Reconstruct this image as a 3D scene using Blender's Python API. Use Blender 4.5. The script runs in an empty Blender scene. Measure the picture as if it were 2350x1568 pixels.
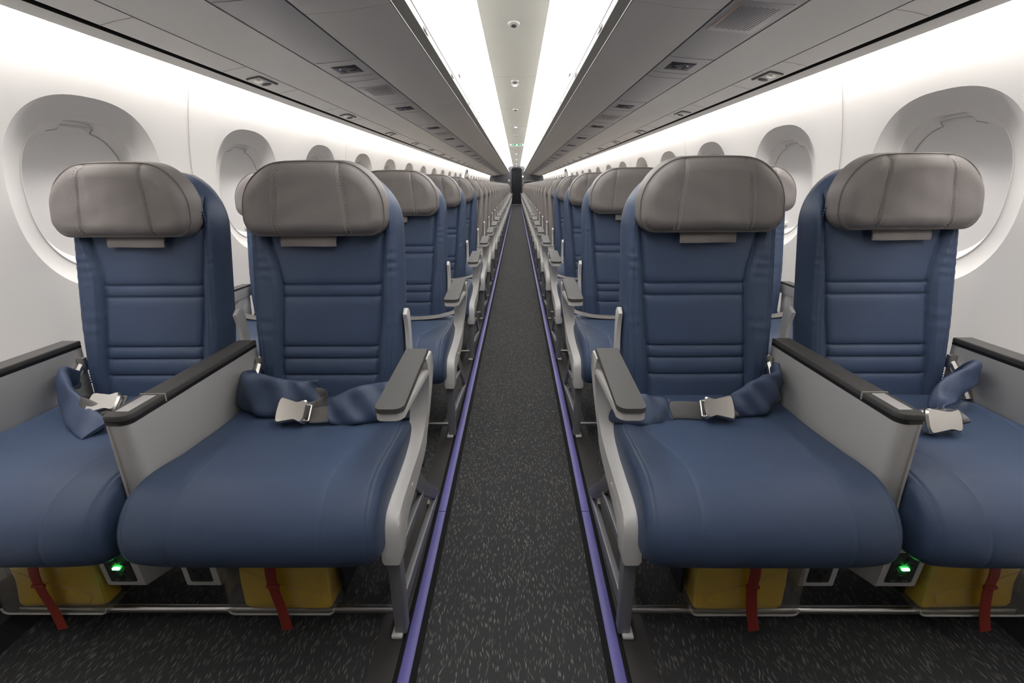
import bpy, bmesh, math, random
import numpy as np
from mathutils import Matrix, Vector
random.seed(7); rng = np.random.default_rng(7)
S = bpy.context.scene; COL = S.collection
PI = math.pi

# ---------------------------------------------------------------- camera
F_PX, PITCH, YAW, ROLL, CAMX, CAMZ = 1152.6, .302, .0114, -.0072, .0144, 1.0
def cam_dir(X, U, d):
    cr, sr = math.cos(ROLL), math.sin(ROLL)
    x = X*cr-U*sr; up = X*sr+U*cr
    y = d*math.cos(PITCH)+up*math.sin(PITCH); z = -d*math.sin(PITCH)+up*math.cos(PITCH)
    cy, sy = math.cos(YAW), math.sin(YAW)
    return Vector((x*cy-y*sy, x*sy+y*cy, z))
cd = bpy.data.cameras.new('camera'); cam = bpy.data.objects.new('camera', cd); COL.objects.link(cam)
r_, u_, f_ = cam_dir(1, 0, 0), cam_dir(0, 1, 0), cam_dir(0, 0, 1)
m = Matrix(((r_.x, u_.x, -f_.x, CAMX), (r_.y, u_.y, -f_.y, 0), (r_.z, u_.z, -f_.z, CAMZ), (0, 0, 0, 1)))
cam.matrix_world = m
cd.sensor_width = 36; cd.lens = 36*F_PX/2350; cd.clip_start = .02; cd.clip_end = 100
S.camera = cam
# ---------------------------------------------------------------- world, light, exposure
w = bpy.data.worlds.new('world'); S.world = w; w.use_nodes = True
w.node_tree.nodes['Background'].inputs[0].default_value = (.9, .95, 1, 1)
w.node_tree.nodes['Background'].inputs[1].default_value = .3
S.view_settings.view_transform = 'Standard'; S.view_settings.look = 'None'
S.view_settings.exposure = 0.45; S.view_settings.gamma = 1; S.view_settings.use_curve_mapping = False
COVE_GLOW = 4.0          # glow given to the cove panels in place of hidden LEDs
WASH_W = 9.0            # watts of each sidewall wash lamp (one per bin length)
S.cycles.max_bounces = 8; S.cycles.diffuse_bounces = 5; S.cycles.glossy_bounces = 3
S.cycles.transparent_max_bounces = 12; S.cycles.use_denoising = True
S.cycles.sample_clamp_indirect = 4
Y0, Y1 = -.40, 27.7      # cabin ends
PITCH_BIN = 1.96
def area(name, loc, rot, sx, sy, power, col):
    l = bpy.data.lights.new(name, 'AREA'); l.shape = 'RECTANGLE'; l.size = sx; l.size_y = sy
    l.energy = power; l.color = col
    o = bpy.data.objects.new(name, l); o.location = loc; o.rotation_euler = rot; COL.objects.link(o); return o
for s in (-1, 1):
    for k in range(0, 14):
        yc = .84 + k*PITCH_BIN
        d = Vector((s*.30, 0, -.95)).normalized()
        o = area('sidewall_wash_light', (s*1.300, yc, 1.50), (0, 0, 0), .02, 1.94, WASH_W, (1, .975, .95))
        yx = Vector((0, 1, 0)); zx = -d; xx = yx.cross(zx)
        o.matrix_world = Matrix(((xx.x, yx.x, zx.x, s*1.300), (xx.y, yx.y, zx.y, yc), (xx.z, yx.z, zx.z, 1.50), (0, 0, 0, 1)))

# ---------------------------------------------------------------- materials
def srgb(r, g, b):
    f = lambda c: (c/255/12.92) if c/255 <= .04045 else ((c/255+.055)/1.055)**2.4
    return (f(r), f(g), f(b), 1)
def mat(name, col, rough=.5, metal=0, emit=None, strength=0, bump=0, bscale=400, spec=.5, vary=0, alpha=1, coat=0):
    M = bpy.data.materials.new(name); M.use_nodes = True
    nt = M.node_tree; b = nt.nodes['Principled BSDF']
    b.inputs['Base Color'].default_value = col
    b.inputs['Roughness'].default_value = rough; b.inputs['Metallic'].default_value = metal
    b.inputs['Specular IOR Level'].default_value = spec
    b.inputs['Coat Weight'].default_value = coat
    tc = nt.nodes.new('ShaderNodeTexCoord')
    n = nt.nodes.new('ShaderNodeTexNoise'); n.inputs['Scale'].default_value = bscale; n.inputs['Detail'].default_value = 3
    nt.links.new(tc.outputs['Object'], n.inputs['Vector'])
    if vary:
        n2 = nt.nodes.new('ShaderNodeTexNoise'); n2.inputs['Scale'].default_value = 9; n2.inputs['Detail'].default_value = 4
        nt.links.new(tc.outputs['Object'], n2.inputs['Vector'])
        r = nt.nodes.new('ShaderNodeMix'); r.data_type = 'RGBA'
        r.inputs[6].default_value = tuple(c*(1-vary) for c in col[:3])+(1,); r.inputs[7].default_value = tuple(min(1, c*(1+vary)) for c in col[:3])+(1,)
        nt.links.new(n2.outputs['Fac'], r.inputs[0]); nt.links.new(r.outputs[2], b.inputs['Base Color'])
    if bump:
        bp = nt.nodes.new('ShaderNodeBump'); bp.inputs['Strength'].default_value = bump; bp.inputs['Distance'].default_value = .001
        nt.links.new(n.outputs['Fac'], bp.inputs['Height']); nt.links.new(bp.outputs['Normal'], b.inputs['Normal'])
    if emit:
        b.inputs['Emission Color'].default_value = emit; b.inputs['Emission Strength'].default_value = strength
    if alpha < 1: b.inputs['Alpha'].default_value = alpha
    return M
M = {}
M['blue'] = mat('blue_leather', (.047, .072, .130, 1), .46, bump=.35, bscale=520, vary=.06, spec=.32)
M['blue_cloth'] = mat('blue_sleeve_leather', (.041, .062, .115, 1), .5, bump=.4, bscale=300, vary=.1, spec=.4)
M['blue_thread'] = mat('blue_thread', (.05, .08, .19, 1), .7)
M['blue_deep'] = mat('dark_blue_piping', (.012, .02, .05, 1), .6)
M['grey_leather'] = mat('grey_leather', (.20, .182, .175, 1), .47, bump=.45, bscale=420, vary=.06, spec=.4)
M['grey_thread'] = mat('grey_thread', (.30, .275, .26, 1), .7)
M['grey_piping'] = mat('grey_piping', (.13, .115, .107, 1), .6)
M['shell_grey'] = mat('shell_grey_plastic', (.42, .40, .38, 1), .5, spec=.3)
M['light_plastic'] = mat('light_grey_plastic', (.60, .588, .57, 1), .42, bump=.1, bscale=900)
M['panel_grey'] = mat('divider_panel_grey', (.405, .40, .395, 1), .45, bump=.1, bscale=900)
M['pad_grey'] = mat('armrest_pad_grey', (.066, .064, .062, 1), .6, bump=.3, bscale=900)
M['black'] = mat('black_plastic', (.012, .012, .013, 1), .45)
M['black_matte'] = mat('black_rubber', (.012, .012, .013, 1), .8, spec=.1)
M['dark'] = mat('dark_grey_metal', (.035, .034, .036, 1), .5, 0)
M['leg'] = mat('grey_leg_metal', (.235, .235, .25, 1), .42, .35)
M['steel'] = mat('brushed_steel', (.62, .60, .57, 1), .28, 1, bump=.1, bscale=300)
M['tube'] = mat('aluminium_tube', (.55, .54, .53, 1), .33, 1)
M['web'] = mat('grey_webbing', (.22, .205, .195, 1), .35, bump=.4, bscale=700)
M['web_dark'] = mat('dark_grey_webbing', (.095, .09, .088, 1), .32, bump=.4, bscale=700)
M['tray_light'] = mat('pale_inlay', (.60, .58, .58, 1), .35)
M['wall'] = mat('cabin_wall_white', (.80, .775, .75, 1), .6, bump=.03, bscale=300, spec=.2)
M['reveal'] = mat('window_reveal_white', (.80, .775, .75, 1), .55, spec=.25)
M['shade'] = mat('window_shade_white', (.77, .75, .74, 1), .6, spec=.2)
M['line'] = mat('panel_joint_grey', (.42, .39, .36, 1), .7)
M['bin'] = mat('bin_off_white', (.66, .64, .61, 1), .42, bump=.03, bscale=200)
M['door_white'] = mat('bin_door_white', (.82, .81, .79, 1), .35)
M['psu'] = mat('service_panel_grey', (.42, .405, .42, 1), .36, bump=.05, bscale=700)
M['dark_trim'] = mat('dark_bin_trim', (.030, .029, .027, 1), .8, spec=.1)
M['gap'] = mat('black_gap', (.008, .007, .006, 1), .8)
M['ceiling'] = mat('ceiling_cream', (.72, .71, .645, 1), .5)
M['bulk'] = mat('bulkhead_grey', (.10, .095, .105, 1), .6)
M['curtain'] = mat('black_curtain', (.02, .022, .026, 1), .9, bump=.3, bscale=300)
M['purple'] = mat('purple_path_strip', (.125, .115, .34, 1), .45, spec=.4)
M['trackcover'] = mat('brown_grey_track_cover', (.028, .025, .024, 1), .55)
M['strap_red'] = mat('red_strap', (.22, .020, .010, 1), .6, bump=.6, bscale=600)
M['green'] = mat('exit_sign_green', (.005, .20, .11, 1), .4, emit=(.005, .26, .14, 1), strength=.35)
M['signwhite'] = mat('exit_sign_white', (.85, .85, .8, 1), .4, emit=(1, 1, .95, 1), strength=.4)
M['led_green'] = mat('green_indicator', (.1, 1, .2, 1), .4, emit=(.06, 1, .14, 1), strength=14)
M['led_violet'] = mat('violet_ceiling_light', (.6, .6, 1, 1), .4, emit=(.42, .38, 1, 1), strength=6)
M['led_blue'] = mat('blue_indicator', (.2, .25, 1, 1), .4, emit=(.25, .3, 1, 1), strength=.9)
M['cove'] = mat('cove_added_glow', (.9, .9, .9, 1), .6, emit=(1, .985, .965, 1), strength=COVE_GLOW)
M['vest'] = mat('yellow_life_vest', (.92, .60, .004, 1), .35, bump=.5, bscale=60, vary=.15)
M['orange'] = mat('orange_mark', (.45, .30, .22, 1), .5)

# carpet: charcoal ground with pale elongated flecks
def carpet():
    m = bpy.data.materials.new('charcoal_flecked_carpet'); m.use_nodes = True; nt = m.node_tree; b = nt.nodes['Principled BSDF']
    tc = nt.nodes.new('ShaderNodeTexCoord')
    wv = nt.nodes.new('ShaderNodeTexNoise'); wv.inputs['Scale'].default_value = 14
    nt.links.new(tc.outputs['Object'], wv.inputs['Vector'])
    mx = nt.nodes.new('ShaderNodeVectorMath'); mx.operation = 'MULTIPLY_ADD'
    mx.inputs[1].default_value = (.03, .01, 0)
    nt.links.new(wv.outputs['Color'], mx.inputs[0]); nt.links.new(tc.outputs['Object'], mx.inputs[2])
    mp = nt.nodes.new('ShaderNodeMapping'); mp.inputs['Scale'].default_value = (270, 40, 1)
    nt.links.new(mx.outputs[0], mp.inputs['Vector'])
    n = nt.nodes.new('ShaderNodeTexVoronoi'); n.inputs['Scale'].default_value = 1; n.inputs['Randomness'].default_value = 1
    nt.links.new(mp.outputs[0], n.inputs['Vector'])
    cr = nt.nodes.new('ShaderNodeValToRGB'); cr.color_ramp.elements[0].position = .14; cr.color_ramp.elements[0].color = (1, 1, 1, 1)
    cr.color_ramp.elements[1].position = .37; cr.color_ramp.elements[1].color = (0, 0, 0, 1)
    nt.links.new(n.outputs['Distance'], cr.inputs[0])
    sel = nt.nodes.new('ShaderNodeSeparateColor'); nt.links.new(n.outputs['Color'], sel.inputs[0])
    pw = nt.nodes.new('ShaderNodeMath'); pw.operation = 'POWER'; pw.inputs[1].default_value = .35; nt.links.new(sel.outputs[0], pw.inputs[0])
    ml = nt.nodes.new('ShaderNodeMath'); ml.operation = 'MULTIPLY'; nt.links.new(pw.outputs[0], ml.inputs[0]); nt.links.new(cr.outputs[0], ml.inputs[1])
    mix = nt.nodes.new('ShaderNodeMix'); mix.data_type = 'RGBA'
    mix.inputs[6].default_value = (.036, .036, .037, 1); mix.inputs[7].default_value = (.21, .205, .195, 1)
    nt.links.new(ml.outputs[0], mix.inputs[0]); nt.links.new(mix.outputs[2], b.inputs['Base Color'])
    b.inputs['Roughness'].default_value = .85; b.inputs['Specular IOR Level'].default_value = .2
    bp = nt.nodes.new('ShaderNodeBump'); bp.inputs['Strength'].default_value = .5; bp.inputs['Distance'].default_value = .002
    nt.links.new(ml.outputs[0], bp.inputs['Height']); nt.links.new(bp.outputs['Normal'], b.inputs['Normal'])
    return m
M['carpet'] = carpet()
def clear_plastic():
    m = bpy.data.materials.new('clear_plastic'); m.use_nodes = True; nt = m.node_tree
    nt.nodes.remove(nt.nodes['Principled BSDF']); out = nt.nodes['Material Output']
    t = nt.nodes.new('ShaderNodeBsdfTransparent'); t.inputs[0].default_value = (.96, .955, .94, 1)
    g = nt.nodes.new('ShaderNodeBsdfGlossy'); g.inputs['Roughness'].default_value = .18; g.inputs[0].default_value = (.8, .8, .8, 1)
    d = nt.nodes.new('ShaderNodeBsdfDiffuse'); d.inputs[0].default_value = (.45, .43, .40, 1)
    f = nt.nodes.new('ShaderNodeMath'); f.operation = 'MULTIPLY'; f.inputs[1].default_value = .35; lw = nt.nodes.new('ShaderNodeLayerWeight'); lw.inputs[0].default_value = .35; nt.links.new(lw.outputs['Facing'], f.inputs[0])
    a = nt.nodes.new('ShaderNodeMixShader'); b = nt.nodes.new('ShaderNodeMixShader'); b.inputs[0].default_value = .06
    nt.links.new(t.outputs[0], b.inputs[1]); nt.links.new(d.outputs[0], b.inputs[2])
    nt.links.new(f.outputs[0], a.inputs[0]); nt.links.new(b.outputs[0], a.inputs[1]); nt.links.new(g.outputs[0], a.inputs[2])
    nt.links.new(a.outputs[0], out.inputs[0]); return m
M['clear'] = clear_plastic()
M['rim'] = mat('frosted_rim', (.36, .35, .33, 1), .3)

# ---------------------------------------------------------------- mesh helpers
# Geometry is described with u = distance from the aisle's centre line; side s = -1 (left) or 1 (right) turns u into x.
class MB:
    def __init__(self): self.v = []; self.f = []; self.mi = []
    def add(self, verts, faces, mi=0):
        n = len(self.v); self.v += [tuple(map(float, p)) for p in verts]; self.f += [tuple(i+n for i in q) for q in faces]; self.mi += [mi]*len(faces)
        return self
    def box(self, lo, hi, bevel=0, seg=2, mi=0, fn=None):
        bm = bmesh.new(); bmesh.ops.create_cube(bm, size=1)
        for v in bm.verts:
            v.co = Vector([lo[i]+(v.co[i]+.5)*(hi[i]-lo[i]) for i in range(3)])
        if bevel: bmesh.ops.bevel(bm, geom=bm.edges[:], offset=bevel, segments=seg, affect='EDGES', profile=.5)
        return self.take(bm, mi, fn)
    def take(self, bm, mi=0, fn=None):
        bmesh.ops.recalc_face_normals(bm, faces=bm.faces)
        bm.verts.ensure_lookup_table()
        vs = [tuple(v.co) for v in bm.verts]
        if fn: vs = [fn(p) for p in vs]
        self.add(vs, [[v.index for v in f.verts] for f in bm.faces], mi); bm.free(); return self
    def prism(self, prof, x0, x1, bevel=0, seg=2, mi=0, fn=None, axis=0):
        """closed profile of (y,z) points extruded along x (axis 0), or (x,z) along y (axis 1), or (x,y) along z (axis 2)"""
        bm = bmesh.new()
        def P(a, b, t): return (t, a, b) if axis == 0 else ((a, t, b) if axis == 1 else (a, b, t))
        A = [bm.verts.new(P(a, b, x0)) for a, b in prof]; B = [bm.verts.new(P(a, b, x1)) for a, b in prof]
        n = len(prof)
        bm.faces.new(A); bm.faces.new(B[::-1])
        for i in range(n): bm.faces.new((A[i], B[i], B[(i+1) % n], A[(i+1) % n]))
        if bevel:
            cap = [e for e in bm.edges if (e.verts[0] in A) == (e.verts[1] in A)]
            bmesh.ops.bevel(bm, geom=cap, offset=bevel, segments=seg, affect='EDGES', profile=.5)
        return self.take(bm, mi, fn)
    def tube(self, pts, r, n=10, closed=False, mi=0, cap=True):
        pts = [Vector(p) for p in pts]; N = len(pts); rings = []
        rr = r if hasattr(r, '__len__') else [r]*N
        ref = None
        for i, p in enumerate(pts):
            a = pts[(i-1) % N] if (closed or i > 0) else p; b = pts[(i+1) % N] if (closed or i < N-1) else p
            t = (b-a).normalized()
            if ref is None: ref = t.orthogonal().normalized()
            ref = (ref-t*ref.dot(t)).normalized(); c = t.cross(ref)
            rings.append([p+(ref*math.cos(2*PI*k/n)+c*math.sin(2*PI*k/n))*rr[i] for k in range(n)])
        vs = [v for R in rings for v in R]; fs = []
        for i in range(N if closed else N-1):
            j = (i+1) % N
            for k in range(n): fs.append((i*n+k, j*n+k, j*n+(k+1) % n, i*n+(k+1) % n))
        if cap and not closed: fs += [tuple(range(n))[::-1], tuple((N-1)*n+k for k in range(n))]
        return self.add(vs, fs, mi)
    def ribbon(self, pts, wv, width, thick, n=14, sub=8, puff=0, seed=1, mi=0):
        """strap along pts; wv = width direction per point; elliptical-box section"""
        P = spline(pts, sub); W = spline(wv, sub); N = len(P)
        wd = spline([(a, 0, 0) for a in width], sub)[:, 0] if hasattr(width, '__len__') else np.full(N, width)
        th = spline([(a, 0, 0) for a in thick], sub)[:, 0] if hasattr(thick, '__len__') else np.full(N, thick)
        r2 = np.random.default_rng(seed); ph = r2.uniform(0, 6.28, 6)
        vs = []
        for i in range(N):
            t = P[min(i+1, N-1)]-P[max(i-1, 0)]; t /= np.linalg.norm(t)
            w_ = W[i]-t*np.dot(W[i], t); w_ /= np.linalg.norm(w_); nn = np.cross(t, w_)
            for k in range(n):
                a = 2*PI*k/n; c, s_ = math.cos(a), math.sin(a)
                ex = abs(c)**.55*np.sign(c); ey = abs(s_)**.8*np.sign(s_)
                amp = puff*(math.sin(i*.55+ph[0]+2.3*ex)+.6*math.sin(i*.31+ph[1]-3.1*ex+ph[2]))
                vs.append(P[i]+w_*ex*wd[i]/2+nn*(ey*th[i]/2+amp))
        fs = [(i*n+k, i*n+(k+1) % n, (i+1)*n+(k+1) % n, (i+1)*n+k) for i in range(N-1) for k in range(n)]
        fs += [tuple(range(n)), tuple((N-1)*n+k for k in range(n))[::-1]]
        return self.add(vs, fs, mi)
    def map(self, fn): self.v = [fn(p) for p in self.v]; return self
    def build(self, name, mats, parent=None, s=1, off=(0, 0, 0), sharp=38, tag=None):
        if not isinstance(mats, (list, tuple)): mats = [mats]
        me = bpy.data.meshes.new(name)
        V = np.array(self.v)-np.array(off)
        V[:, 0] *= s
        fs = self.f if s > 0 else [q[::-1] for q in self.f]
        me.from_pydata(V.tolist(), [], [list(q) for q in fs])
        for m_ in mats: me.materials.append(m_)
        me.polygons.foreach_set('material_index', self.mi)
        me.polygons.foreach_set('use_smooth', [True]*len(me.polygons))
        bm = bmesh.new(); bm.from_mesh(me); bmesh.ops.recalc_face_normals(bm, faces=bm.faces); bm.to_mesh(me); bm.free()
        me.set_sharp_from_angle(angle=math.radians(sharp)); me.update()
        o = bpy.data.objects.new(name, me); COL.objects.link(o)
        if parent is not None: o.parent = parent
        return o
def spline(pts, sub):
    P = np.array(pts, float); n = len(P); out = []
    for i in range(n-1):
        p0 = P[max(i-1, 0)]; p1 = P[i]; p2 = P[i+1]; p3 = P[min(i+2, n-1)]
        for k in range(sub):
            t = k/sub
            out.append(.5*((2*p1)+(-p0+p2)*t+(2*p0-5*p1+4*p2-p3)*t*t+(-p0+3*p1-3*p2+p3)*t**3))
    out.append(P[-1]); return np.array(out)
def cspline(pts, sub):
    P = np.array(pts, float); n = len(P); out = []
    for i in range(n):
        p0, p1, p2, p3 = P[i-1], P[i], P[(i+1) % n], P[(i+2) % n]
        for k in range(sub):
            t = k/sub
            out.append(.5*((2*p1)+(-p0+p2)*t+(2*p0-5*p1+4*p2-p3)*t*t+(-p0+3*p1-3*p2+p3)*t**3))
    return np.array(out)
def rsdf(x, z, hw, hh, rt, rb):
    def one(zz, r):
        qx = np.abs(x)-hw+r; qz = zz-hh+r
        return np.minimum(np.maximum(qx, qz), 0)+np.hypot(np.maximum(qx, 0), np.maximum(qz, 0))-r
    return np.maximum(one(z, rt), one(-z, rb))
def rwidth(z, hw, hh, rt, rb):
    def one(zz, r):
        q = np.clip(zz-hh+r, 0, r); return hw-r+np.sqrt(np.maximum(r*r-q*q, 0))
    return np.minimum(one(z, rt), one(-z, rb))
def pad(mb, hw, hh, rt, rb, R, D, B, extra=None, cols=90, rows=90, crown=0, back_in=.01, warp=None):
    """upholstered pad in local (x, y, z); front surface towards -y, edge rolled with radius R and depth D, sides back to +B"""
    a = np.linspace(-1, 1, cols); a = .72*a+.28*np.sin(a*PI/2)
    b = np.linspace(-1, 1, rows); b = .75*b+.25*np.sin(b*PI/2)
    Z = (b*hh)[:, None]*np.ones(cols)[None]; X = a[None]*rwidth(Z, hw, hh, rt, rb)
    e = np.clip(-rsdf(X, Z, hw, hh, rt, rb)/R, 0, 1)
    H = D*np.sqrt(np.clip(1-(1-e)**2, 0, 1))+crown*(1-(X/hw)**2)*(1-(Z/hh)**2)
    if extra is not None: H = H+extra(X, Z)*np.clip(e*3, 0, 1)
    V = np.stack([X, -H, Z], -1)
    if warp is not None: V = warp(V)
    V = V.reshape(-1, 3); idx = np.arange(rows*cols).reshape(rows, cols)
    f = [(idx[i, j], idx[i, j+1], idx[i+1, j+1], idx[i+1, j]) for i in range(rows-1) for j in range(cols-1)]
    loop = list(idx[0, :])+list(idx[1:, -1])+list(idx[-1, -2::-1])+list(idx[-2:0:-1, 0])
    vs = list(map(tuple, V)); n = len(loop); base = len(vs)
    for k, (dy, sc) in enumerate(((B*.35, 1.008), (B*.85, 1.0), (B, 1-back_in/hw))):
        for i in loop:
            p = V[i]; vs.append((p[0]*sc, p[1]+dy+0, p[2]*sc if k < 2 else p[2]*(1-back_in/hh)))
    L = [loop]+[[base+k*n+i for i in range(n)] for k in range(3)]
    for k in range(3):
        for i in range(n):
            f.append((L[k][i], L[k][(i+1) % n], L[k+1][(i+1) % n], L[k+1][i]))
    f.append(tuple(L[3]))
    mb.add(vs, f)
    return mb
def outline(hw, hh, rt, rb, inset, n=120):
    """points along the rounded outline, inset inwards"""
    hw -= inset; hh -= inset; rt = max(rt-inset, .004); rb = max(rb-inset, .004); pts = []
    for cx, cz, r, a0 in ((hw-rt, hh-rt, rt, 0), (-hw+rt, hh-rt, rt, 90), (-hw+rb, -hh+rb, rb, 180), (hw-rb, -hh+rb, rb, 270)):
        for k in range(13): t = math.radians(a0+90*k/12); pts.append((cx+r*math.cos(t), cz+r*math.sin(t)))
    P = []
    for i in range(len(pts)):
        p, q = np.array(pts[i]), np.array(pts[(i+1) % len(pts)]); m_ = max(1, int(np.linalg.norm(q-p)/.02))
        for k in range(m_): P.append(p+(q-p)*k/m_)
    return P
def gauss(d, w): return np.exp(-(d/w)**2)

def empty(name, loc=(0, 0, 0), parent=None):
    o = bpy.data.objects.new(name, None); COL.objects.link(o); o.location = loc; o.empty_display_size = .1
    if parent: o.parent = parent
    return o
def tag(o, label=None, cat=None, group=None, kind=None):
    if label: o['label'] = label
    if cat: o['category'] = cat
    if group: o['group'] = group
    if kind: o['kind'] = kind
    return o
def copy_tree(o, parent=None):
    c = o.copy(); COL.objects.link(c)
    if parent is not None: c.parent = parent
    for ch in KIDS.get(o.name, [x for x in bpy.data.objects if x.parent == o]): copy_tree(ch, c)
    return c
KIDS = {}
def index_kids():
    KIDS.clear()
    for x in bpy.data.objects: KIDS.setdefault(x.name, [])
    for x in bpy.data.objects:
        if x.parent: KIDS[x.parent.name].append(x)
ORD = ['first', 'second', 'third', 'fourth', 'fifth', 'sixth', 'seventh', 'eighth', 'ninth', 'tenth', 'eleventh', 'twelfth', 'thirteenth', 'fourteenth', 'fifteenth', 'sixteenth', 'seventeenth', 'eighteenth', 'nineteenth', 'twentieth']
ORD += ['twenty-'+o for o in ORD[:9]]+['thirtieth']+['thirty-'+o for o in ORD[:9]]
SIDE = {-1: 'left', 1: 'right'}

# ---------------------------------------------------------------- the setting
mb = MB(); mb.add([(-1.42, Y0, 0), (1.42, Y0, 0), (1.42, Y1, 0), (-1.42, Y1, 0), (-1.42, Y0, -.03), (1.42, Y0, -.03), (1.42, Y1, -.03), (-1.42, Y1, -.03)],
                  [(0, 1, 2, 3), (7, 6, 5, 4), (0, 4, 5, 1), (1, 5, 6, 2), (2, 6, 7, 3), (3, 7, 4, 0)])
tag(mb.build('floor', M['carpet']), 'charcoal carpet with pale flecks running the length of the cabin', 'floor', kind='structure')

# sidewalls with dished window bays
WZ = .975; WP = 1.032; WY0 = 1.79; NWIN = 26; DOORK = 12
def wall_u(z): 
    z = np.asarray(z, float)
    return np.where(z > WZ, 1.412-.30*(z-WZ)**2, 1.412-.22*(z-WZ)**2)
OA, OB = .336, .308     # outer dish half sizes
IA, IB = .250, .240     # inner rim
PA, PB = .205, .196     # shade
def ov(phi, a, b, n=2.5):
    c, s = math.cos(phi), math.sin(phi)
    return a*abs(c)**(2/n)*(1 if c >= 0 else -1), b*abs(s)**(2/n)*(1 if s >= 0 else -1)
NPH = 72
def wall_point(y, z, d): return (float(wall_u(z))+d, y, z)
def window_rings(yc):
    """rings of the wall from the module's rectangle in to the inner rim"""
    out = []
    hy, zb, zt = WP/2, .30, 1.52
    for kind in range(14):
        ring = []
        for i in range(NPH):
            ph = 2*PI*(i+.5)/NPH
            if kind < 4:           # blend from rectangle to dish edge
                c, s = math.cos(ph), math.sin(ph)
                up = (zt-WZ) if s > 0 else (WZ-zb)
                k = min(hy/abs(c) if abs(c) > 1e-6 else 9, up/abs(s) if abs(s) > 1e-6 else 9)
                ry, rz = k*c, k*s; oy, oz = ov(ph, OA, OB)
                t = kind/4*1.0
                y, z, d = ry+(oy-ry)*t, rz+(oz-rz)*t, 0
            else:
                t = (kind-4)/9; oy, oz = ov(ph, OA, OB); iy, iz = ov(ph, IA, IB)
                y, z = oy+(iy-oy)*t, oz+(iz-oz)*t
                d = .034*(1-(1-t)**1.9) if t > 0 else 0
            ring.append(wall_point(yc+y, WZ+z, d))
        out.append(ring)
    return out
KS = [k for k in range(-1, NWIN-1)]
for s in (-1, 1):
    mb = MB()
    for k in KS:
        yc = WY0+k*WP
        if yc > Y1-.3: continue
        if k == DOORK:                                 # flat bay for the overwing exit
            zs = np.linspace(.30, 1.52, 14); vs = []; fs = []
            for y in (yc-WP/2, yc+WP/2): vs += [wall_point(y, z, 0) for z in zs]
            for i in range(13): fs.append((i, i+1, 14+i+1, 14+i))
            mb.add(vs, fs); continue
        R = window_rings(yc); vs = [p for r in R for p in r]; fs = []
        for j in range(len(R)-1):
            for i in range(NPH):
                fs.append((j*NPH+i, j*NPH+(i+1) % NPH, (j+1)*NPH+(i+1) % NPH, (j+1)*NPH+i))
        mb.add(vs, fs)
        for cy_, cz_ in ((1, 1), (-1, 1), (-1, -1), (1, -1)):      # fill the module's corners
            zc = 1.52 if cz_ > 0 else .30
            best = sorted(range(NPH), key=lambda i: (R[0][i][1]-(yc+cy_*WP/2))**2+(R[0][i][2]-zc)**2)[:2]
            mb.add([R[0][best[0]], R[0][best[1]], wall_point(yc+cy_*WP/2, zc, 0)], [(0, 1, 2)])
    zs = np.linspace(.30, 1.52, 14); vs = [wall_point(y, z, 0) for y in (Y0, WY0-1.5*WP) for z in zs]
    mb.add(vs, [(i, i+1, 14+i+1, 14+i) for i in range(13)])
    zs = np.linspace(0, .30, 5); vs = [wall_point(y, z, 0) for y in (Y0, Y1) for z in zs]
    mb.add(vs, [(i, i+1, 6+i, 5+i) for i in range(4)])
    ye = WY0+(KS[0]-.5)*WP
    zs = np.linspace(1.50, 1.62, 4); vs = [wall_point(y, z, 0) for y in (Y0, Y1) for z in zs]
    mb.add(vs, [(i, i+1, 5+i, 4+i) for i in range(3)])
    o = mb.build('wall_'+SIDE[s], M['wall'], s=s, sharp=30)
    tag(o, 'white curved cabin sidewall on the %s with dished window bays' % SIDE[s], 'wall', kind='structure')
    # vertical joints between wall panels (every second window)
    mb = MB()
    for k in range(-1, NWIN):
        if k % 2: continue
        y = WY0+(k+.5)*WP
        if y > Y1: continue
        zs = np.linspace(.3, 1.50, 16)
        vs = [(float(wall_u(z))-.0032, y+dy, z) for dy in (-.0022, .0022) for z in zs]
        mb.add(vs, [(i, i+1, 17+i, 16+i) for i in range(15)])
    o = mb.build('panel_joints', M['line'], parent=o, s=s)

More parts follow.
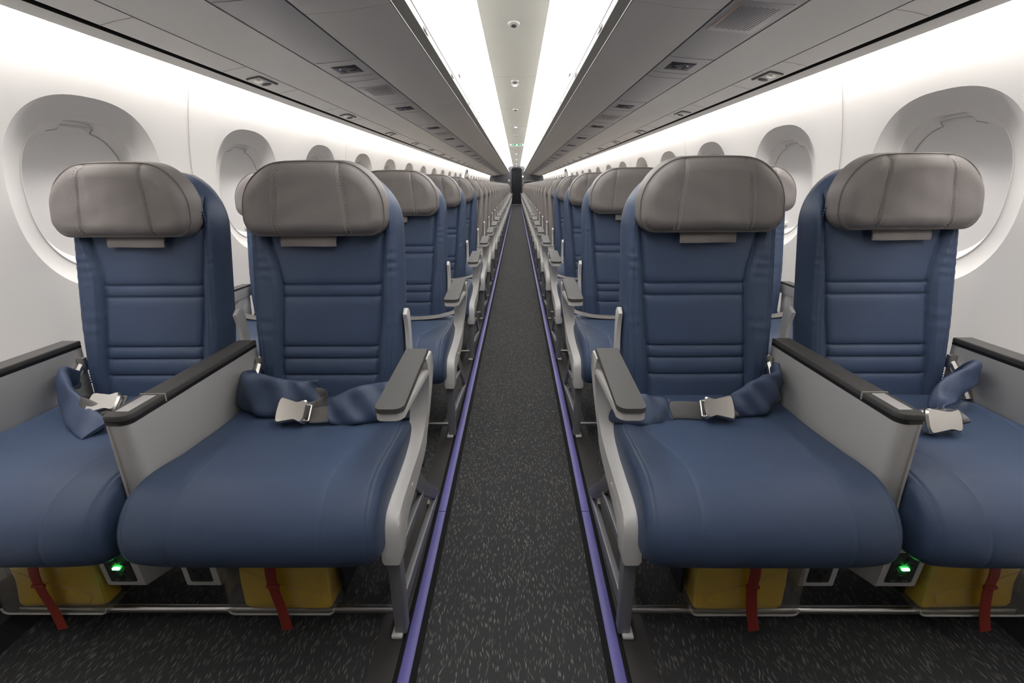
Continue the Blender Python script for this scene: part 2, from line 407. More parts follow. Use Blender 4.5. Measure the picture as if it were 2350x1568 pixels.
def make_window(s):
    r = empty('window_1', (0, 0, 0)); r['kind'] = 'structure'
    # reveal: from rim inwards to the shade plane, with the little notch at the top
    mb = MB(); vs = []; fs = []
    prof = [(1.0, .034), (.985, .038), (.93, .052), (.885, .064), (.86, .070), (.845, .071)]
    NN = 96
    for t, d in prof:
        for i in range(NN):
            ph = 2*PI*i/NN; y, z = ov(ph, IA*t, IB*t)
            deg = math.degrees(ph); notch = 0
            if 76 < deg < 101 and t < .95: notch = .016*min(1, (deg-76)/3, (101-deg)/3)
            vs.append((float(wall_u(WZ+z))+d, y, WZ+z+notch))
    for j in range(len(prof)-1):
        for i in range(NN): fs.append((j*NN+i, j*NN+(i+1) % NN, (j+1)*NN+(i+1) % NN, (j+1)*NN+i))
    mb.add(vs, fs); mb.build('window_reveal', M['reveal'], r, s, sharp=50)
    mb = MB(); mb.tube([(float(wall_u(WZ+ov(2*PI*i/80, IA, IB)[1]))+.034, ov(2*PI*i/80, IA, IB)[0], WZ+ov(2*PI*i/80, IA, IB)[1]) for i in range(80)], .0022, 6, closed=True)
    mb.build('window_rim', M['reveal'], r, s)
    mb = MB(); pts = []
    for deg in list(range(28, 76, 4))+[75.5, 76.5, 77, 82, 88, 94, 99, 100.5, 101.5, 106, 112]:
        ph = math.radians(deg); rr = .874+(.060 if 76 < deg < 101 else 0); y, z = ov(ph, IA*rr, IB*rr)
        pts.append((float(wall_u(WZ+z)  )+.0655-(.010 if 76 < deg < 101 else 0), y, WZ+z))
    mb.tube(pts, .0013, 5); mb.build('shade_gap', M['line'], r, s)
    mb = MB(); n = 80; vs = [(1.412+.067, 0, WZ)]
    rings = (.5, .88, .93)
    for t in rings:
        for i in range(n):
            y, z = ov(2*PI*i/n, IA*t, IB*t); vs.append((float(wall_u(WZ+z))+.067, y, WZ+z))
    fs = [(0, 1+i, 1+(i+1) % n) for i in range(n)]
    for j in range(2): fs += [(1+j*n+i, 1+j*n+(i+1) % n, 1+(j+1)*n+(i+1) % n, 1+(j+1)*n+i) for i in range(n)]
    mb.add(vs, fs); mb.build('window_shade', M['shade'], r, s)
    mb = MB(); mb.box((1.452, -.035, WZ-.193), (1.482, .075, WZ-.176), .004)
    mb.build('shade_handle', M['reveal'], r, s)
    return r
for s in (-1, 1):
    proto = make_window(s); index_kids(); n = 0
    for k in KS:
        y = WY0+k*WP
        if k == DOORK or y > Y1-.3: continue
        o = proto if n == 0 else copy_tree(proto)
        o.location.y = y; n += 1
        o['label'] = 'oval window with closed white shade, %s wall, %s' % (SIDE[s], (ORD[k]+' from the front') if k >= 0 else ('behind the viewpoint, %s back' % ORD[-k-1]))
        o['category'] = 'window'; o['group'] = 'oval windows along the %s wall' % SIDE[s]
        o.name = 'window_%d' % (n+(0 if s < 0 else 40))
# overwing exits
for s in (-1, 1):
    yc = WY0+DOORK*WP; r = empty('door_1' if s < 0 else 'door_2', (s*1.36, yc, 0))
    tag(r, 'overwing exit in the %s wall with raised surround and handle cover in recess-shade grey' % SIDE[s], 'door', kind='structure')
    off = (1.36, yc, 0); mb = MB()
    vs = []; fs = []; n = 60
    for t, d in ((1.0, 0), (.98, -.045), (.94, -.05), (.90, -.006)):
        for i in range(n):
            y, z = ov(2*PI*i/n, .50*t, .50*t, 4); z += .93; vs.append((float(wall_u(z))+d, yc+y, z))
    for j in range(3): fs += [(j*n+i, j*n+(i+1) % n, (j+1)*n+(i+1) % n, (j+1)*n+i) for i in range(n)]
    fs.append(tuple(3*n+i for i in range(n)))
    mb.add(vs, fs); mb.build('door_panel', M['shade'], r, s, off)
    mb = MB(); mb.prism([(1.33, 1.17), (1.31, 1.22), (1.315, 1.30), (1.345, 1.38), (1.39, 1.40), (1.40, 1.17)], yc-.30, yc+.30, .015, axis=1); h = mb.build('shade_grey_handle_cover', M['panel_grey'], r, s, off)  # handle cover, enlarged in grey to stand in for the recess's shade
    mb = MB(); mb.box((1.300, yc-.10, 1.21), (1.316, yc+.05, 1.27), .004); mb.build('door_handle', M['tray_light'], r, s, off)
    mb = MB(); mb.add([(1.36, yc+ov(2*PI*i/40, .17, .20)[0], .99+ov(2*PI*i/40, .17, .20)[1]) for i in range(40)], [tuple(range(40))])
    mb.build('door_window', M['tray_light'], r, s, off)

# kick panel along the foot of each wall
for s in (-1, 1):
    mb = MB(); mb.prism([(1.15, 0), (1.16, .055), (1.20, .085), (1.30, .10), (1.34, .20), (1.40, .20), (1.40, 0)], Y0, Y1, axis=1)
    tag(mb.build('baseboard_'+SIDE[s], M['dark'], s=s), 'dark grey kick panel along the foot of the %s wall' % SIDE[s], 'baseboard', kind='structure')
# seat track cover and purple path strip each side
for s in (-1, 1):
    mb = MB(); mb.prism([(.252, 0), (.252, .004), (.31, .004), (.31, 0)], Y0, Y1-.02, axis=1)
    tag(mb.build('trim_1' if s < 0 else 'trim_2', M['trackcover'], s=s), 'dark seat track cover strip under the %s seats' % SIDE[s], 'floor track', kind='structure')
    r = empty('path_marking_strip', (s*.23, 0, 0)); tag(r, 'purple floor path strip in black edging along the %s side of aisle' % SIDE[s], 'floor strip', 'purple floor path strips')
    mb = MB(); mb.prism([(.203, 0), (.203, .003), (.206, .005), (.2165, .005), (.2165, 0)], Y0, Y1-.02, axis=1).prism([(.2415, 0), (.2415, .005), (.249, .005), (.252, .003), (.252, 0)], Y0, Y1-.02, axis=1)
    mb.build('edging', M['black_matte'], r, s, (.23, 0, 0))
    mb = MB(); y = Y0; ys = [Y0, 1.37]+[1.37+1.5*k for k in range(1, 17)]+[Y1-.02]
    for a, b in zip(ys, ys[1:]):
        mb.prism([(.2165, .001), (.2165, .004), (.2185, .0055), (.2395, .0055), (.2415, .004), (.2415, .001)], a, b-.003, axis=1)
    mb.build('strip', M['purple'], r, s, (.23, 0, 0))

# ceiling
mb = MB()
def strip(mb, prof, y0, y1, mi=0):
    vs = [(a, y, b) for y in (y0, y1) for a, b in prof]; n = len(prof)
    mb.add(vs, [(i, i+1, n+i+1, n+i) for i in range(n-1)], mi)
mb.prism([(-.188, 1.90), (.188, 1.90), (.186, 1.918), (-.186, 1.918)], Y0, Y1, axis=1)
ceil = mb.build('ceiling', M['ceiling']); tag(ceil, 'cream centre ceiling panel above the aisle', 'ceiling', kind='structure')
mb = MB()
for k in range(-1, 15):
    y = .93+k*PITCH_BIN
    if y < Y1: mb.box((-.187, y-.0012, 1.8992), (.187, y+.0012, 1.901))
mb.build('panel_joints', M['line'], parent=ceil)
mb = MB(); strip(mb, [(-1.5, 1.99), (1.5, 1.99)], Y0, Y1); tag(mb.build('trim_3', M['bin']), 'hidden crown panel above the bins and ceiling', 'ceiling void', kind='structure')
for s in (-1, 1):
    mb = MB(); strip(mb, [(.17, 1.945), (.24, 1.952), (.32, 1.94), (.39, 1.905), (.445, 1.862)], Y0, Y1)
    r = mb.build('cove_glow_panel', M['cove'], s=s)  # panel itself emits the light that hidden LEDs would throw on it
    tag(r, 'white ceiling cove panel, glow added for hidden LEDs, along %s side of aisle' % SIDE[s], 'ceiling cove', 'ceiling cove panels')
# lamps and detectors on the centre panel
def disc(mb, x, y, z, rx, ry, h, n=28):
    vs = [(x+rx*k*math.cos(2*PI*i/n), y+ry*k*math.sin(2*PI*i/n), zz) for k, zz in ((1, z), (.95, z-h*.6), (.75, z-h)) for i in range(n)]
    fs = [(j*n+i, j*n+(i+1) % n, (j+1)*n+(i+1) % n, (j+1)*n+i) for j in range(2) for i in range(n)]+[tuple(2*n+i for i in range(n))]
    mb.add(vs, fs)
for i, y in enumerate((5.21, 8.79, 16.1, 19.6, 23.6, 27.0)):
    r = empty('ceiling_lamp', (0, y, 1.90)); tag(r, 'small violet night lamp on the ceiling centre line, %s from the front' % ORD[i], 'ceiling lamp', 'violet ceiling lamps')
    mb = MB(); disc(mb, 0, y, 1.9005, .038, .038, .008); mb.build('lamp_rim', M['ceiling'], r, 1, (0, y, 1.9))
    mb = MB(); disc(mb, 0, y, 1.893, .020, .020, .008); mb.build('lamp_lens', M['led_violet'], r, 1, (0, y, 1.9))
for i, y in enumerate((3.35, 5.05, 6.83, 10.2)):
    r = empty('ceiling_vent', (0, y, 1.90)); tag(r, 'round off-white detector cover on the ceiling centre line, %s from the front' % ORD[i], 'detector', 'round ceiling covers')
    mb = MB(); disc(mb, 0, y, 1.9005, .036, .06, .012); mb.build('cover', M['light_plastic'], r, 1, (0, y, 1.9))
    mb = MB(); disc(mb, 0, y, 1.889, .018, .03, .006); mb.build('grille', M['pad_grey'], r, 1, (0, y, 1.9))
# exit sign
sy = 12.4; r = empty('exit_sign', (.016, sy, 1.87)); tag(r, 'green exit sign with white arrows and running figure under the ceiling', 'exit sign'); off = (.0, sy, 1.87)
mb = MB(); mb.prism([(-.19, 1.915), (-.13, 1.862), (.13, 1.862), (.19, 1.915)], sy, sy+.05, .006, axis=1); mb.build('housing', M['signwhite'], r, 1, off)
mb = MB(); mb.box((-.123, sy-.008, 1.867), (.123, sy+.002, 1.936), .003); mb.build('sign_panel', M['green'], r, 1, off)
yf = sy-.0085
def flat(mb, poly, y=yf): mb.prism(poly, y, y+.0015, axis=1)
for q in (-1, 1):
    mb = MB(); z0 = 1.9015
    P = [(.105, 0), (.078, .022), (.078, .008), (.050, .008), (.050, -.008), (.078, -.008), (.078, -.022)]
    flat(mb, [(q*a, z0+b) for a, b in (P if q > 0 else P[::-1])]); mb.build('arrow', M['signwhite'], r, 1, off)
mb = MB(); flat(mb, [(-.023, 1.872), (.023, 1.872), (.023, 1.931), (-.023, 1.931)], sy-.009)
mb.build('doorway_symbol', M['signwhite'], r, 1, off)
mb = MB(); yy = sy-.0102
flat(mb, [(.002, 1.920), (.010, 1.920), (.010, 1.928), (.002, 1.928)], yy); flat(mb, [(-.008, 1.898), (.004, 1.896), (.010, 1.916), (-.002, 1.918)], yy)
flat(mb, [(-.016, 1.902), (-.006, 1.912), (-.004, 1.908), (-.012, 1.898)], yy); flat(mb, [(-.006, 1.896), (.001, 1.896), (-.008, 1.878), (-.018, 1.878), (-.016, 1.881), (-.010, 1.882)], yy)
flat(mb, [(.000, 1.897), (.005, 1.896), (.013, 1.886), (.012, 1.876), (.007, 1.876), (.008, 1.885)], yy)
mb.build('running_figure', M['green'], r, 1, off)

# overhead bins: one unit per 1.96 m
D_PT, E_PT, C_PT = (.862, 1.502), (.66, 1.520), (1.10, 1.473)
def make_bin(s):
    L = PITCH_BIN; r = empty('overhead_bin'); off = (.7, .0, 1.5)
    mb = MB(); g = .0016
    mb.prism([(.376, 1.550), (.52, 1.528), (.655, 1.5205), (.655, 1.56), (.60, 1.62), (.46, 1.87), (.455, 1.868), (.44, 1.84), (.405, 1.74), (.365, 1.64), (.366, 1.60)], g, L-g, 0, axis=1)
    mb.build('bin_body', M['bin'], r, s, off)
    mb = MB(); mb.prism([(.3625, 1.634), (.366, 1.634), (.366+.003, 1.66), (.405, 1.745), (.44, 1.84), (.452, 1.866), (.445, 1.862), (.434, 1.838), (.401, 1.746)][:9], g+.001, L-g-.001, axis=1)
    mb.build('bin_door', M['door_white'], r, s, off)
    mb = MB(); mb.prism([(.3765, 1.5485), (.3635, 1.600), (.368, 1.603), (.39, 1.555)], g, L-g, axis=1); mb.build('bumper_strip', M['dark_trim'], r, s, off)
    mb = MB(); mb.prism([(.3630, 1.6005), (.3585, 1.6245), (.366, 1.6255), (.369, 1.602)], g, L-g, axis=1); mb.build('number_rail', M['light_plastic'], r, s, off)
    mb = MB(); mb.prism([(.3600, 1.6250), (.3600, 1.6335), (.372, 1.634), (.372, 1.625)], g, L-g, axis=1); mb.build('door_gap', M['gap'], r, s, off)
    for y in (.35,):
        mb = MB(); mb.box((.404, y-.035, 1.760), (.416, y+.035, 1.780), .004, fn=lambda p: p); mb.build('latch', M['dark_trim'], r, s, off)
    for yy in (.55, 1.45):
        mb = MB(); mb.box((.3570, yy-.05, 1.606), (.3595, yy+.05, 1.621), .001); pl = mb.build('number_plate', M['tray_light'], r, s, off)
        mb = MB()
        for a, b, c, d in ((-.034, -.031, 0, 1), (-.024, -.021, 0, 1), (-.024, -.014, .85, 1), (-.016, -.013, 0, 1), (-.024, -.014, .45, .58)):
            mb.box((.3562, yy+a, 1.6085+c*.010), (.3572, yy+b, 1.6085+d*.010))
        mb.build('number_marks', M['dark'], pl, s, off)
    return r
for s in (-1, 1):
    proto = make_bin(s); index_kids(); n = 0
    for k in range(-1, 14):
        y = -.14+k*PITCH_BIN
        if y+PITCH_BIN > Y1+.3: continue
        o = proto if n == 0 else copy_tree(proto)
        o.location = (s*.7, y, 1.5); n += 1
        o.scale.y = 1
        if k == -1: o.location.y = Y0+.001; o.scale.y = (-.14-Y0)/PITCH_BIN
        tag(o, 'off-white overhead bin above the %s seats, %s from the front' % (SIDE[s], ORD[n-1]), 'overhead bin', 'overhead bins along the %s side' % SIDE[s])
        o.name = 'overhead_bin' if n == 1 and s < 0 else 'overhead_bin.%03d' % (n+(20 if s > 0 else 0))
# channels between bin and wall (structure trims)
for s in (-1, 1):
    mb = MB()
    strip(mb, [(.657, 1.5225), (.657, 1.530), (.666, 1.530)], Y0, Y1, 1)
    strip(mb, [(.664, 1.531), (.664, 1.5215), (.72, 1.5135), (.80, 1.5065), (.858, 1.5035)], Y0, Y1, 0)
    strip(mb, [(.858, 1.5035), (.860, 1.510), (.867, 1.510)], Y0, Y1, 1)
    o = mb.build('trim_4' if s < 0 else 'trim_5', [M['psu'], M['gap']], s=s)
    tag(o, 'grey service panel channel under the %s bins' % SIDE[s], 'service channel', kind='structure')
    mb = MB()
    for k in range(0, 24):
        for dy in (.0, .29, .40, 1.0)[:3]:
            y = 1.25+k*1.16+dy
            if y < Y1: mb.prism([(.666, 1.5203), (.72, 1.5123), (.80, 1.5053), (.857, 1.5023), (.857, 1.506), (.666, 1.5235)], y-.001, y+.001, axis=1)
    mb.build('panel_joints', M['line'], o, s)
    mb = MB(); strip(mb, [(.866, 1.511), (.866, 1.5035), (.92, 1.5015), (1.0, 1.4915), (1.096, 1.4745)], Y0, Y1, 0)
    strip(mb, [(1.096, 1.4745), (1.098, 1.482), (1.105, 1.482)], Y0, Y1, 1)
    o = mb.build('trim_6' if s < 0 else 'trim_7', [M['bin'], M['gap']], s=s)
    tag(o, 'smooth off-white bin underside between the %s service strips' % SIDE[s], 'bin underside', kind='structure')
    mb = MB(); strip(mb, [(1.103, 1.484), (1.103, 1.4745), (1.15, 1.468), (1.206, 1.4557)], Y0, Y1, 0)
    strip(mb, [(1.206, 1.4557), (1.208, 1.475), (1.224, 1.475), (1.227, 1.4512)], Y0, Y1, 1)
    strip(mb, [(1.227, 1.4512), (1.25, 1.444), (1.272, 1.4385), (1.277, 1.444), (1.272, 1.452), (1.250, 1.456), (1.236, 1.53), (1.236, 1.60), (1.29, 1.612)], Y0, Y1, 0)
    o = mb.build('trim_8' if s < 0 else 'trim_9', [M['bin'], M['gap']], s=s)
    tag(o, 'outboard lip with black gap above the %s windows' % SIDE[s], 'wall lip', kind='structure')
    mb = MB()
    for k in range(0, 24):
        y = 1.45+k*1.16
        for dy in (-.30, .22):
            if y+dy < Y1 and y+dy > Y0: mb.prism([(1.104, 1.4735), (1.15, 1.467), (1.207, 1.4545), (1.207, 1.457), (1.104, 1.476)], y+dy-.001, y+dy+.001, axis=1)
    mb.build('panel_joints', M['line'], o, s)

# reading light and air outlet units
ys_psu = [2.56, 3.79, 5.03, 6.2]+[7.33+1.12*k for k in range(18)]
def tilt(u): return 1.5215+(u-.664)*(1.5035-1.5215)/(.858-.664)
def make_reader(s):
    r = empty('reading_light_unit'); off = (.757, 0, 1.512)
    def fn(p): return (p[0], p[1], p[2]+tilt(p[0])-1.512)
    mb = MB(); mb.box((.703, -.072, 1.5085), (.814, .072, 1.516), .003, 2, fn=fn); mb.build('unit_body', M['black'], r, s, off)
    mb = MB()
    mb.box((.712, -.064, 1.5070), (.805, .064, 1.510), .0012, fn=fn); mb.build('face_plate', M['dark'], r, s, off)
    for y in (-.032, .022):
        mb = MB()
        mb.tube([(.738, y, 1.509), (.738, y, 1.5045)], [.017, .014], 18, mi=0).map(fn); mb.build('reading_lamp', M['black'], r, s, off)
    mb = MB(); mb.tube([(.783, -.030, 1.509), (.783, -.030, 1.5055)], [.004, .0035], 12).map(fn); mb.build('indicator', M['led_blue'], r, s, off)
    mb = MB()
    mb.box((.774, .000, 1.5055), (.794, .040, 1.509), .001, fn=fn)
    mb.build('call_button', M['pad_grey'], r, s, off)
    return r
def make_gasper(s):
    r = empty('air_outlet_unit'); off = (1.158, 0, 1.466)
    T = lambda u: 1.4745+(u-1.103)*(1.4555-1.4745)/.105
    def fn(p): return (p[0], p[1], p[2]+T(p[0])-1.466)
    mb = MB(); mb.box((1.126, -.092, 1.4625), (1.190, .092, 1.468), .002, fn=fn); mb.build('unit_frame', M['pad_grey'], r, s, off)
    mb = MB(); mb.box((1.131, -.085, 1.4605), (1.185, .085, 1.4635), .001, fn=fn); mb.build('face_plate', M['light_plastic'], r, s, off)
    for y in (-.042, .036):
        mb = MB(); mb.tube([(1.157, y, 1.463), (1.157, y, 1.458), (1.157, y, 1.456)], [.022, .021, .014], 20).map(fn)
        mb.build('air_nozzle', M['steel'] if y < 0 else M['dark'], r, s, off)
    return r
for s in (-1, 1):
    for mk, nm, cat, lab, grp, loc in ((make_reader, 'reading_light_unit', 'reading light', 'black reading light unit under the %s bins, %s from the front', 'reading light units', (.757, 1.512)),
                                       (make_gasper, 'air_outlet_unit', 'air outlet', 'small air nozzle unit above the %s window seats, %s from the front', 'air outlet units', (1.158, 1.466))):
        proto = mk(s); index_kids()
        for n, y in enumerate(ys_psu):
            o = proto if n == 0 else copy_tree(proto)
            o.location = (s*loc[0], y, loc[1]); tag(o, lab % (SIDE[s], ORD[n]), cat, '%s along the %s side' % (grp, SIDE[s]))
# speaker grilles
for s, y in ((1, 1.87), (-1, 3.12), (1, 4.40), (-1, 5.60)):
    r = empty('speaker_grille', (s*.757, y, 1.512)); off = (.757, y, 1.512)
    tag(r, 'perforated speaker panel under the %s bins %s' % (SIDE[s], {1.87: 'nearest the viewpoint', 3.12: 'nearest the viewpoint', 4.40: 'further down the aisle', 5.60: 'further down the aisle'}[y]), 'speaker', 'speaker panels')
    def fn(p): return (p[0], p[1], p[2]+tilt(p[0])-1.512)
    mb = MB(); mb.box((.680, y-.15, 1.5085), (.842, y+.15, 1.514), .003, fn=fn); mb.build('speaker_frame', M['psu'], r, s, off)
    mb = MB()
    for i in range(13):
        for j in range(18):
            a = .700+i*.0095; b = y-.105+j*.0125+(i % 2)*.006
            mb.add([fn((a+.003*math.cos(t*PI/3), b+.004*math.sin(t*PI/3), 1.5080)) for t in range(6)], [tuple(range(6))])
    mb.build('perforations', M['pad_grey'], r, s, off)
    mb = MB(); mb.box((.682, y-.13, 1.507), (.690, y+.10, 1.509), .001, fn=fn); mb.build('marking', M['orange'], r, s, off)

# bulkheads
def ring_wall(y, name, label, hole=None):
    zs = np.linspace(0, 1.60, 30); mb = MB()
    top = [(1.33, 1.60), (1.2, 1.75), (.9, 1.93), (.5, 1.985)]
    prof = [(float(wall_u(z))+.02, z) for z in zs]+top
    if hole:
        hw, hz = hole
        for q in (-1, 1):
            P = [(hw, 0)]+prof+[(0, 1.985), (0, hz), (hw*.8, hz), (hw, hz-.06)]
            mb.prism([(q*a, b) for a, b in P], y, y+.03, axis=1)
    else:
        P = [(a, b) for a, b in prof]+[(-a, b) for a, b in prof[::-1]]; mb.prism(P, y, y+.03, axis=1)
    o = mb.build(name, M['bulk']); tag(o, label, 'bulkhead', kind='structure'); return o
ring_wall(Y1, 'wall_back', 'dark grey bulkhead at the far end of the cabin', (.27, 1.84))
ring_wall(Y0-.03, 'wall_front', 'dark grey bulkhead behind the viewpoint')
mb = MB(); n = 90; vs = []
for z in (.03, .6, 1.2, 1.86):
    for i in range(n+1):
        u = -.30+.60*i/n; vs.append((u, Y1+.075+.014*math.sin(i/n*2*PI*11+z*.3)+.004*math.sin(i*1.3), z))
fs = [(j*(n+1)+i, j*(n+1)+i+1, (j+1)*(n+1)+i+1, (j+1)*(n+1)+i) for j in range(3) for i in range(n)]
mb.add(vs, fs); tag(mb.build('curtain', M['curtain']), 'pleated black curtain closing the doorway at the far end', 'curtain')
mb = MB(); mb.add([(-1.4, Y1+.12, 0), (1.4, Y1+.12, 0), (1.4, Y1+.12, 2), (-1.4, Y1+.12, 2)], [(0, 1, 2, 3)])
tag(mb.build('wall_galley', M['bulk']), 'dark galley wall behind the curtain', 'wall', kind='structure')
r = empty('framed_notice', (.62, Y1, 1.14)); tag(r, 'thin pale rectangular frame on the right half of the far bulkhead', 'frame')
mb = MB()
for a, b in (((.34, 1.04), (.345, 1.22)), ((.89, 1.04), (.895, 1.22)), ((.34, 1.04), (.895, 1.046)), ((.34, 1.214), (.895, 1.22))):
    mb.box((a[0]-.004, Y1-.012, a[1]-.004), (b[0]+.004, Y1, b[1]+.004))
mb.build('frame_bar', M['tray_light'], r, 1, (.62, Y1, 1.14))
mb = MB(); mb.box((.40, Y1-.010, 1.10), (.84, Y1, 1.17), .003); mb.build('frame_panel', M['dark'], r, 1, (.62, Y1, 1.14))
mb = MB(); mb.box((-.44, Y1-.02, 1.18), (-.35, Y1, 1.28), .01); tag(mb.build('wall_phone', M['light_plastic']), 'small pale handset box on the left half of the far bulkhead', 'handset')
mb = MB(); mb.box((.29, Y1-.05, 1.38), (.37, Y1, 1.46), .015); tag(mb.build('bulkhead_lamp', M['signwhite']), 'small bright lamp on the far bulkhead right of the curtain', 'lamp')
mb = MB(); mb.box((-.26, Y1-.03, 0), (.26, Y1+.03, .012), .003); tag(mb.build('threshold_strip', M['tray_light']), 'pale threshold strip on the floor below the curtain', 'threshold')

# ---------------------------------------------------------------- seats
Y_ROW = .914
def plane(z): return 1.37+(z-.42)*.2
def seat_cushion(uc, hw, sgn, mats, parent, s, off):
    """cushion swept from a side profile, edges rolled; sgn=+1 when the aisle is on the -u side"""
    prof = cspline([(1.37, .40), (1.30, .418), (1.16, .420), (1.03, .427), (.94, .432), (.885, .427), (.84, .408), (.806, .376), (.790, .340), (.793, .303), (.818, .276), (.865, .266), (1.0, .268), (1.2, .275), (1.36, .285), (1.385, .34)], 9)
    d1 = np.roll(prof, -1, 0)-np.roll(prof, 1, 0); nrm = np.stack([d1[:, 1], -d1[:, 0]], 1); nrm /= np.linalg.norm(nrm, axis=1)[:, None]
    cen = prof.mean(0)
    if np.mean(np.sum(nrm*(prof-cen), 1)) > 0: nrm = -nrm      # inward
    NX = 170; a = np.linspace(-1, 1, NX); a = .62*a+.38*np.sin(a*PI/2)
    R = .028; vs = []; n = len(prof)
    for t in a:
        x = t*hw; e = min((hw-abs(x))/R, 1); ins = R*.85*(1-math.sqrt(max(0, 1-(1-e)**2)))
        P = prof+nrm*ins
        # plan rounding of the nose corners
        yn = np.clip((.97-P[:, 0])/.18, 0, 1)
        P[:, 0] += yn*(.016 if t < 0 else .022)*abs(t)**6
        # sewn seams on top and nose
        sx = .142+.075*np.clip((P[:, 0]-.93)/.28, 0, 1)**1.4
        top = (P[:, 1] > .30) & (P[:, 0] < 1.34)
        dist = abs(abs(x)-sx)
        g = -.0010*gauss(dist, .0030)-.0006*gauss(dist, .012)
        dist2 = abs(abs(x)-(hw-.018)); g = g-.0014*gauss(dist2, .0025)
        g = np.where(top, g, 0)
        # gentle crown in the middle
        cr = .0035*(1-t*t)*np.clip((P[:, 1]-.30)/.1, 0, 1)
        P = P-nrm*(g+cr)[:, None]
        fl = (.026 if s < 0 else .008)*np.clip((1.0-P[:, 0])/.16, 0, 1)*max(0, t)**2
        vs += [(uc+x+g_, p[0], p[1]) for p, g_ in zip(P, fl)]
    fs = [(i*n+k, i*n+(k+1) % n, (i+1)*n+(k+1) % n, (i+1)*n+k) for i in range(NX-1) for k in range(n)]
    fs += [tuple(range(n)), tuple((NX-1)*n+k for k in range(n))]
    o = MB().add(vs, fs).build('seat_cushion', mats['main'], parent, s, off, sharp=60)
    # piping along the side edges of the top
    mb = MB()
    for q in (-1, 1):
        pts = []
        for p, nn in zip(prof, nrm):
            if p[1] > .295 and p[0] < 1.30:
                x = q*(hw-.010); ins = .0078
                y = p[0]+nn[0]*ins+np.clip((.97-p[0])/.18, 0, 1)*(.016 if q < 0 else .022)*.78; z = p[1]+nn[1]*ins
                pts.append((uc+x+((.024 if s < 0 else .007)*np.clip((1.0-p[0])/.16, 0, 1) if q > 0 else 0), y, z))
        pts.sort(key=lambda c: (0 if c[1] < .9 else 1, c[2] if c[1] < .9 else c[1]))
        mb.tube(pts, .0022, 6)
    mb.build('piping', mats['main'], o, s, off)
    return o
ZG = np.array([.36, .47, .546, .646, .746, .842, 1.05]); INB = np.array([-.147, -.148, -.150, -.158, -.162, -.170, -.174]); OUTB = np.array([.150, .145, .138, .130, .130, .152, .175])
def smooth_interp(z, zs, vals):
    i = np.clip(np.searchsorted(zs, z)-1, 0, len(zs)-2); t = (z-zs[i])/(zs[i+1]-zs[i])
    m_ = np.gradient(vals, zs); h = zs[i+1]-zs[i]; t = np.clip(t, 0, 1)
    return (2*t**3-3*t*t+1)*vals[i]+(t**3-2*t*t+t)*h*m_[i]+(-2*t**3+3*t*t)*vals[i+1]+(t**3-t*t)*h*m_[i+1]
def seat_back(uc, hw, mats, parent, s, off, fine=True):
    z0, z1 = .355, 1.045; zc = (z0+z1)/2; hh = (z1-z0)/2
    def extra(X, Z):
        z = Z+zc; a = smooth_interp(z, ZG, INB); b = smooth_interp(z, ZG, OUTB)
        da, db = np.abs(X-a), np.abs(X-b)
        g = -.0055*gauss(da, .0045)-.004*gauss(da, .013)-.0055*gauss(db, .0045)-.004*gauss(db, .013)
        inside = 1/(1+np.exp(-(X-a)/.002))*1/(1+np.exp(-(b-X)/.002))
        for zl in (.727, .693, .549, .514, .466):
            g = g-inside*(.0045*gauss(z-zl, .0032)+.0035*gauss(z-zl, .012))
        # side bolsters stand proud, with a piping line near the edge
        out = np.clip(np.maximum(a-X, X-b)/.02, 0, 1); g = g+.012*out*np.clip((z-.40)/.1, 0, 1)
        de = np.abs(-rsdf(X, Z, hw, hh, .165, .03)-.026); g = g-.0025*gauss(de, .0025)
        # wrinkles in the bolster leather
        wr = .0010*np.sin(z*240+14*X)*gauss(z-.79, .06)*out+.0008*np.sin(z*170-9*X+1)*gauss(z-.62, .05)*out
        return g+wr
    def warp(V):
        V = V.copy(); z = V[..., 2]+zc; taper = 1-.05*np.clip((.62-z)/.2, 0, 1)
        V[..., 0] *= taper; return V
    mb = MB(); pad(mb, hw, hh, .165, .03, .030, .040, .050, extra, cols=190, rows=230, warp=warp)
    mb.map(lambda p: (p[0]+uc, plane(p[2]+zc)+p[1]+.040, p[2]+zc))
    o = mb.build('backrest', mats['main'], parent, s, off, sharp=60)
    # hard shell behind
    mb = MB(); pad(mb, hw-.016, hh+.001, .150, .03, .012, .012, .024, cols=40, rows=40)
    mb.map(lambda p: (-p[0]*(1-.05*max(0, min(1, (.62-(p[2]+zc))/.2)))+uc, plane(p[2]+zc)+.086+abs(p[1])*.6, p[2]+zc))
    mb.build('back_shell', mats['shell'], o, s, off)
    # stitching rows beside the edge piping
    mb = MB(); O = outline(hw, hh, .165, .03, .018)
    acc = 0; st = []
    for i in range(len(O)):
        p, q = O[i], O[(i+1) % len(O)]; L = np.linalg.norm(q-p); k = 0
        while acc < L:
            t = acc/L; c = p+(q-p)*t; d = (q-p)/max(L, 1e-9); st.append((c, d)); acc += .0075
        acc -= L
    for c, d in st:
        z = c[1]+zc
        if z < .45: continue
        x = c[0]*(1-.05*max(0, min(1, (.62-z)/.2)))+uc; y = plane(z)-.0092
        h = .0022; w_ = .0006
        mb.add([(x-d[0]*h-d[1]*w_, y, z-d[1]*h+d[0]*w_), (x+d[0]*h-d[1]*w_, y, z+d[1]*h+d[0]*w_), (x+d[0]*h+d[1]*w_, y, z+d[1]*h-d[0]*w_), (x-d[0]*h+d[1]*w_, y, z-d[1]*h-d[0]*w_),
                (x-d[0]*h, y+.008, z-d[1]*h), (x+d[0]*h, y+.008, z+d[1]*h)], [(0, 1, 2, 3), (0, 4, 5, 1), (3, 2, 5, 4), (0, 3, 4), (1, 5, 2)])
    mb.build('stitching', mats['thread'], o, s, off)
    return o
